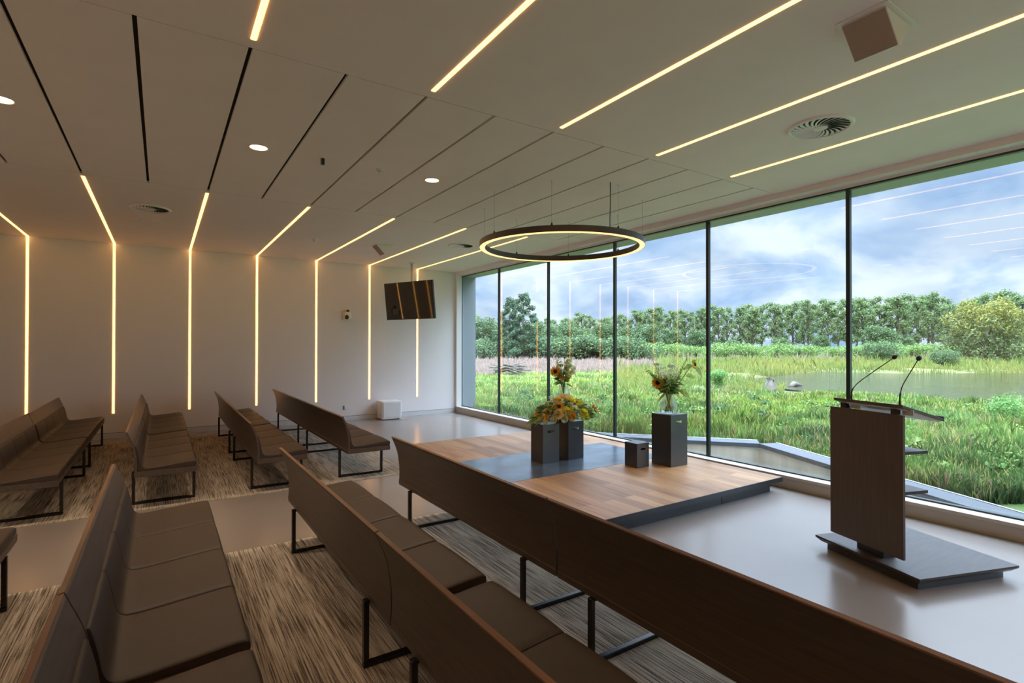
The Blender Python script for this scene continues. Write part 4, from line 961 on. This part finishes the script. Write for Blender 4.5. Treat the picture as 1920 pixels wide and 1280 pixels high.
def tree_proto(name, hgt, kind, seed):
    random.seed(seed); t = empty(name); blobs = []
    c = MB()
    if kind == 'tall':
        nb = 16; tr = [(0, 0, -.3), (.1, .05, hgt * .35), (random.uniform(-.3, .3), random.uniform(-.3, .3), hgt * .7), (random.uniform(-.4, .4), 0, hgt * .95)]
        c.tube(tr, [.17, .14, .09, .03], 8)
        for i in range(nb):
            f_ = .30 + .65 * (i / nb) ** .9; a = i * 2.4; rr_ = hgt * .12 * (1.15 - abs(f_ - .6) * 1.4) * random.uniform(.5, 1.1)
            p = (rr_ * math.cos(a), rr_ * math.sin(a), hgt * f_); blobs.append((*p, hgt * random.uniform(.05, .095), hgt * random.uniform(.05, .085)))
            c.tube([(0, 0, hgt * (f_ - .12)), (p[0] * .6, p[1] * .6, p[2] - .2), p], [.06, .04, .015], 5)
        V, F, ch, r = leafy_cloud(5200, 0, 0, 0, .22, seed, .15, blobs)
        C = leaf_colors(5200, (.115, .18, .075), r, .5, (.24, .30, .11), .28)
    elif kind == 'round':
        c.tube([(0, 0, -.3), (0, 0, hgt * .5)], [.2, .1], 8)
        for i in range(22):
            a = i * 2.4; f_ = .16 + .70 * i / 22; rr_ = hgt * .30 * math.sqrt(max(.05, 1 - ((f_ - .42) / .55) ** 2)) * random.uniform(.5, 1)
            blobs.append((rr_ * math.cos(a), rr_ * math.sin(a), hgt * f_, hgt * .16, hgt * .13)); c.tube([(0, 0, hgt * f_ * .5), blobs[-1][:3]], [.05, .015], 5)
        V, F, ch, r = leafy_cloud(9500, 0, 0, 0, .21, seed, .4, blobs); C = leaf_colors(9500, (.095, .155, .07), r, .5, (.19, .26, .10), .2)
    elif kind == 'willow':
        c.tube([(0, 0, -.3), (0.2, 0, hgt * .5)], [.35, .15], 8)
        for i in range(34):
            a = i * 2.4; f_ = .10 + .76 * i / 34; rr_ = hgt * .50 * math.sqrt(max(.05, 1 - ((f_ - .25) / .78) ** 2)) * random.uniform(.55, 1)
            blobs.append((rr_ * math.cos(a), rr_ * math.sin(a), hgt * f_, hgt * .17, hgt * .13)); c.tube([(0, 0, hgt * f_ * .4), blobs[-1][:3]], [.06, .015], 5)
        V, F, ch, r = leafy_cloud(15000, 0, 0, 0, .26, seed, .5, blobs, .8)
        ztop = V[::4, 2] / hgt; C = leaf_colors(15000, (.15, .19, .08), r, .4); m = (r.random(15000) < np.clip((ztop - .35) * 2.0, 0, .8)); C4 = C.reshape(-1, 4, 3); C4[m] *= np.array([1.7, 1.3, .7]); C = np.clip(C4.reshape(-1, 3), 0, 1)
    elif kind == 'conifer':
        c.tube([(0, 0, -.3), (0, 0, hgt * .97)], [.22, .03], 8)
        for i in range(40):
            f_ = .06 + .92 * i / 40; rr_ = hgt * .30 * (1 - f_) ** .62 * random.uniform(.45, 1.05); a = i * 2.4
            blobs.append((rr_ * math.cos(a), rr_ * math.sin(a), hgt * f_, hgt * .075 * (1.4 - f_ * .7), hgt * .05)); c.tube([(0, 0, hgt * f_), blobs[-1][:3]], [.04, .012], 5)
        V, F, ch, r = leafy_cloud(10500, 0, 0, 0, .22, seed, .25, blobs); C = leaf_colors(10500, (.085, .145, .08), r, .45)
    else:   # bush
        for i in range(12):
            a = i * 2.4; rr_ = hgt * .75 * random.random(); blobs.append((rr_ * math.cos(a), rr_ * math.sin(a), hgt * random.uniform(.25, .68), hgt * .42, hgt * .32)); c.tube([(0, 0, -.1), blobs[-1][:3]], [.03, .01], 4)
        nlf = 4800; V, F, ch, r = leafy_cloud(nlf, 0, 0, 0, .145, seed, .5, blobs); V[:, 2] = np.maximum(V[:, 2], -.1)
        C = leaf_colors(nlf, (.15, .25, .07) if kind == 'bush' else (.09, .15, .07), r, .35, (.24, .30, .10), .12)
    np_mesh('foliage', V, F, LEAVES, C, t); c.build('trunk' if 'bush' not in kind else 'branches', BARK, t)
    return t
protos = {}
def place(kindkey, hgt, seed, pos, sc, rz, label, cat, group, name):
    key = (kindkey, seed)
    if key not in protos: protos[key] = tree_proto(name, hgt, kindkey, seed); o = protos[key]
    else: o = copy_tree(protos[key])
    zz = float(height(np.array([pos[0]]), np.array([pos[1]]))[0])
    o.location = (pos[0], pos[1], zz); o.scale = (sc[0], sc[0], sc[1]); o.rotation_euler = (0, 0, rz); o.name = name
    tag(o, label, cat, group); return o
rt = random.Random(99)
# tall airy tree row on the far side, right half; heights follow the photo's skyline
sky = [(1020, 598), (1100, 583), (1160, 588), (1200, 574), (1245, 572), (1290, 580), (1330, 562), (1370, 576), (1400, 560), (1440, 563), (1475, 558), (1500, 562), (1530, 550), (1560, 560), (1590, 550), (1625, 548), (1655, 560), (1690, 545), (1720, 548), (1745, 540), (1775, 560), (1810, 556), (1850, 545), (1890, 540), (1925, 536), (1970, 545)]
def skyy(cx_):
    for (a, b), (c_, d) in zip(sky[:-1], sky[1:]):
        if a <= cx_ <= c_: return b + (d - b) * (cx_ - a) / (c_ - a)
    return sky[0][1] if cx_ < sky[0][0] else sky[-1][1]
cx_ = 1010; i = 0
while cx_ < 1985:
    dep = rt.uniform(84, 92) if i % 2 else rt.uniform(94, 104)
    Hh = 1.65 + .75 + (647 - skyy(cx_)) / 998.3 * dep; k = i % 4
    lab = 'tall airy tree in the long row along the far side of the field'
    place('tall', 10, 50 + k, plan(cx_ + rt.uniform(-6, 6), dep), (Hh / 10 * rt.uniform(.95, 1.15), Hh / 10 * rt.uniform(.9, 1.03)), rt.uniform(0, 6.28), lab, 'tree', 'tall trees along the far side of the field', 'field_tree')
    cx_ += rt.uniform(13, 20); i += 1
# round leafy trees, left part and understory
for j, (cc, dd, tp) in enumerate([(880, 74, 598), (905, 72, 590), (928, 78, 600), (1000, 76, 600), (1030, 74, 608), (1062, 79, 602), (1092, 76, 612), (1130, 80, 600), (1175, 82, 610), (1215, 82, 605), (1262, 83, 612), (1310, 82, 614), (1375, 84, 634), (1465, 84, 632), (1540, 84, 626), (1650, 80, 606), (1700, 82, 628), (1950, 66, 600)]):
    Hh = 2.3 + (647 - tp) / 998.3 * dd
    place('round', 6, 60 + j % 3, plan(cc, dd), (Hh / 6 * rt.uniform(1.0, 1.3), Hh / 6), rt.uniform(0, 6.28), 'rounded leafy tree in the lower storey in front of the tall tree row', 'tree', 'rounded trees in front of the tall row', 'round_tree')
place('conifer', 9, 70, plan(981, 66), (1.0, (2.3 + (647 - 552) / 998.3 * 66) / 9), .4, 'dark spreading evergreen standing above the others, right one of the pair at the left', 'tree', None, 'evergreen_tree')
place('conifer', 9, 72, plan(956, 68), (.95, (2.3 + (647 - 560) / 998.3 * 68) / 9), 2.4, 'dark evergreen left of its slightly taller twin at the left of the glass wall', 'tree', None, 'evergreen_tree')
place('willow', 7, 71, plan(1850, 58), (.98, (2.25 + (647 - 556) / 998.3 * 58) / 7), .9, 'large yellow green willow at the right edge beyond the pond', 'tree', None, 'willow_tree')
# hedge bushes
cx_ = 860; j = 0
while cx_ < 2000:
    dd = rt.uniform(70, 77) if cx_ > 1180 else rt.uniform(66, 72); hh = rt.uniform(1.9, 2.7) * (1.0 if cx_ > 1180 else 1.35)
    place('bush' if cx_ > 1180 else 'darkbush', 2, 80 + j % 3, plan(cx_, dd), (hh / 2 * 1.15, hh / 2), rt.uniform(0, 6.28),
          'bright green bush in the hedge below the tall trees' if cx_ > 1180 else 'darker green bush below the trees at the left of the glass wall', 'bush',
          'bright hedge bushes below the tall trees' if cx_ > 1180 else 'darker bushes at the left', 'hedge_bush')
    cx_ += rt.uniform(17, 25); j += 1
for cc, dd, hh, lab in ((1650, 60, 2.6, 'grey green round bush left of the willow'), (1770, 50, 1.7, 'small grey green bush at the foot of the willow')):
    place('darkbush', 2, 81, plan(cc, dd), (hh / 2, hh / 2), 1.0, lab, 'bush', None, 'willow_bush')
for cc, dd, hh, lab in ((1885, 11.5, .75, 'soft green weed bush in the grass right of the lectern'), (1345, 24, .9, 'low green bush on the bank left of the pond')):
    V, F, ch, r = leafy_cloud(2600, 0, 0, 0, .055 if dd < 20 else .08, 91 + int(dd), .4, [(math.cos(i * 2.4) * .35 * random.random(), math.sin(i * 2.4) * .35 * random.random(), hh * (.2 + .5 * random.random()), .28, .22) for i in range(9)], .6)
    o = np_mesh('weed_bush', V, F, LEAVES, leaf_colors(2600, (.16, .30, .09), r, .35)); p = plan(cc, dd); o.location = (p[0], p[1], float(height(p[:1], p[1:])[0])); tag(o, lab, 'bush')

Vs, Fs, Cs, off_ = [], [], [], 0; rw = np.random.default_rng(404)
for i in range(300):
    dd = 5.6 * (19 / 5.6) ** rw.random(); cc = 850 + 1120 * rw.random(); p = plan(cc, dd)
    if p[0] < 6.7 or float(sdpoly(p[:1], p[1:], WELL)[0]) < .5: continue
    s_ = .07 + .10 * rw.random(); nl = 110; V, F, ch, r = leafy_cloud(nl, 0, 0, 0, .035 + .02 * rw.random() + .002 * dd, 500 + i, .2, [(0, 0, s_ * .7, s_ * 1.3, s_)], 1.0)
    V = V + np.array([p[0], p[1], float(height(p[:1], p[1:])[0])]); V[:, 2] = np.maximum(V[:, 2], -.6)
    base = [(.11, .20, .05), (.07, .135, .055), (.18, .25, .07), (.16, .15, .09)][rw.choice(4, p=[.4, .35, .18, .07])]
    Vs.append(V); Fs.append(F + off_); Cs.append(leaf_colors(nl, base, r, .4)); off_ += len(V)
o = np_mesh('meadow_weeds', np.concatenate(Vs), np.concatenate(Fs), LEAVES, np.concatenate(Cs)); tag(o, 'broad leaved weeds scattered through the green grass beyond the glass', 'weeds', kind='stuff')

# pile of branches and a stump
p = plan(957, 33.5); t = tag(empty('branch_pile', (p[0], p[1], float(height(p[:1], p[1:])[0]) + .25)), 'pile of pale dead branches in the dry grass at left', 'branch pile')
random.seed(77)
for i in range(26):
    a = random.uniform(-.5, .5) + (PI if random.random() < .5 else 0) - .58; l_ = random.uniform(.5, 1.1); c0_ = Vector((random.uniform(-.5, .5) * .84, random.uniform(-.5, .5) * -.55, random.uniform(.0, .35)))
    d = Vector((math.cos(a), math.sin(a), random.uniform(-.15, .25))) * l_; MB().tube([c0_ - d, c0_ + Vector((0, 0, .05)), c0_ + d], [.045, .04, .02], 6).build('branch', LOG, t)
p = plan(1443, 22.5); c = MB(); random.seed(78)
zz = float(height(p[:1], p[1:])[0])
c.lathe([(.32, -.1), (.30, .1), (.22, .32), (.12, .5), (.001, .58)], n=14, M=Matrix.Diagonal((1, .8, 1, 1)))
o = c.build('tree_stump', LOG); o.location = (p[0], p[1], zz)
mod = o.data
for v in mod.vertices: v.co += Vector((random.uniform(-.07, .07), random.uniform(-.07, .07), random.uniform(-.05, .05)))
tag(o, 'weathered stump standing at the left end of the pond', 'stump')
p = plan(1492, 27.0); o = MB().tube([(-.5, 0, .1), (0, .1, .22), (.5, 0, .12)], [.1, .14, .08], 8).build('drift_log', LOG); o.location = (p[0], p[1], WATZ - .10); tag(o, 'small dark log lying at the pond edge', 'log')
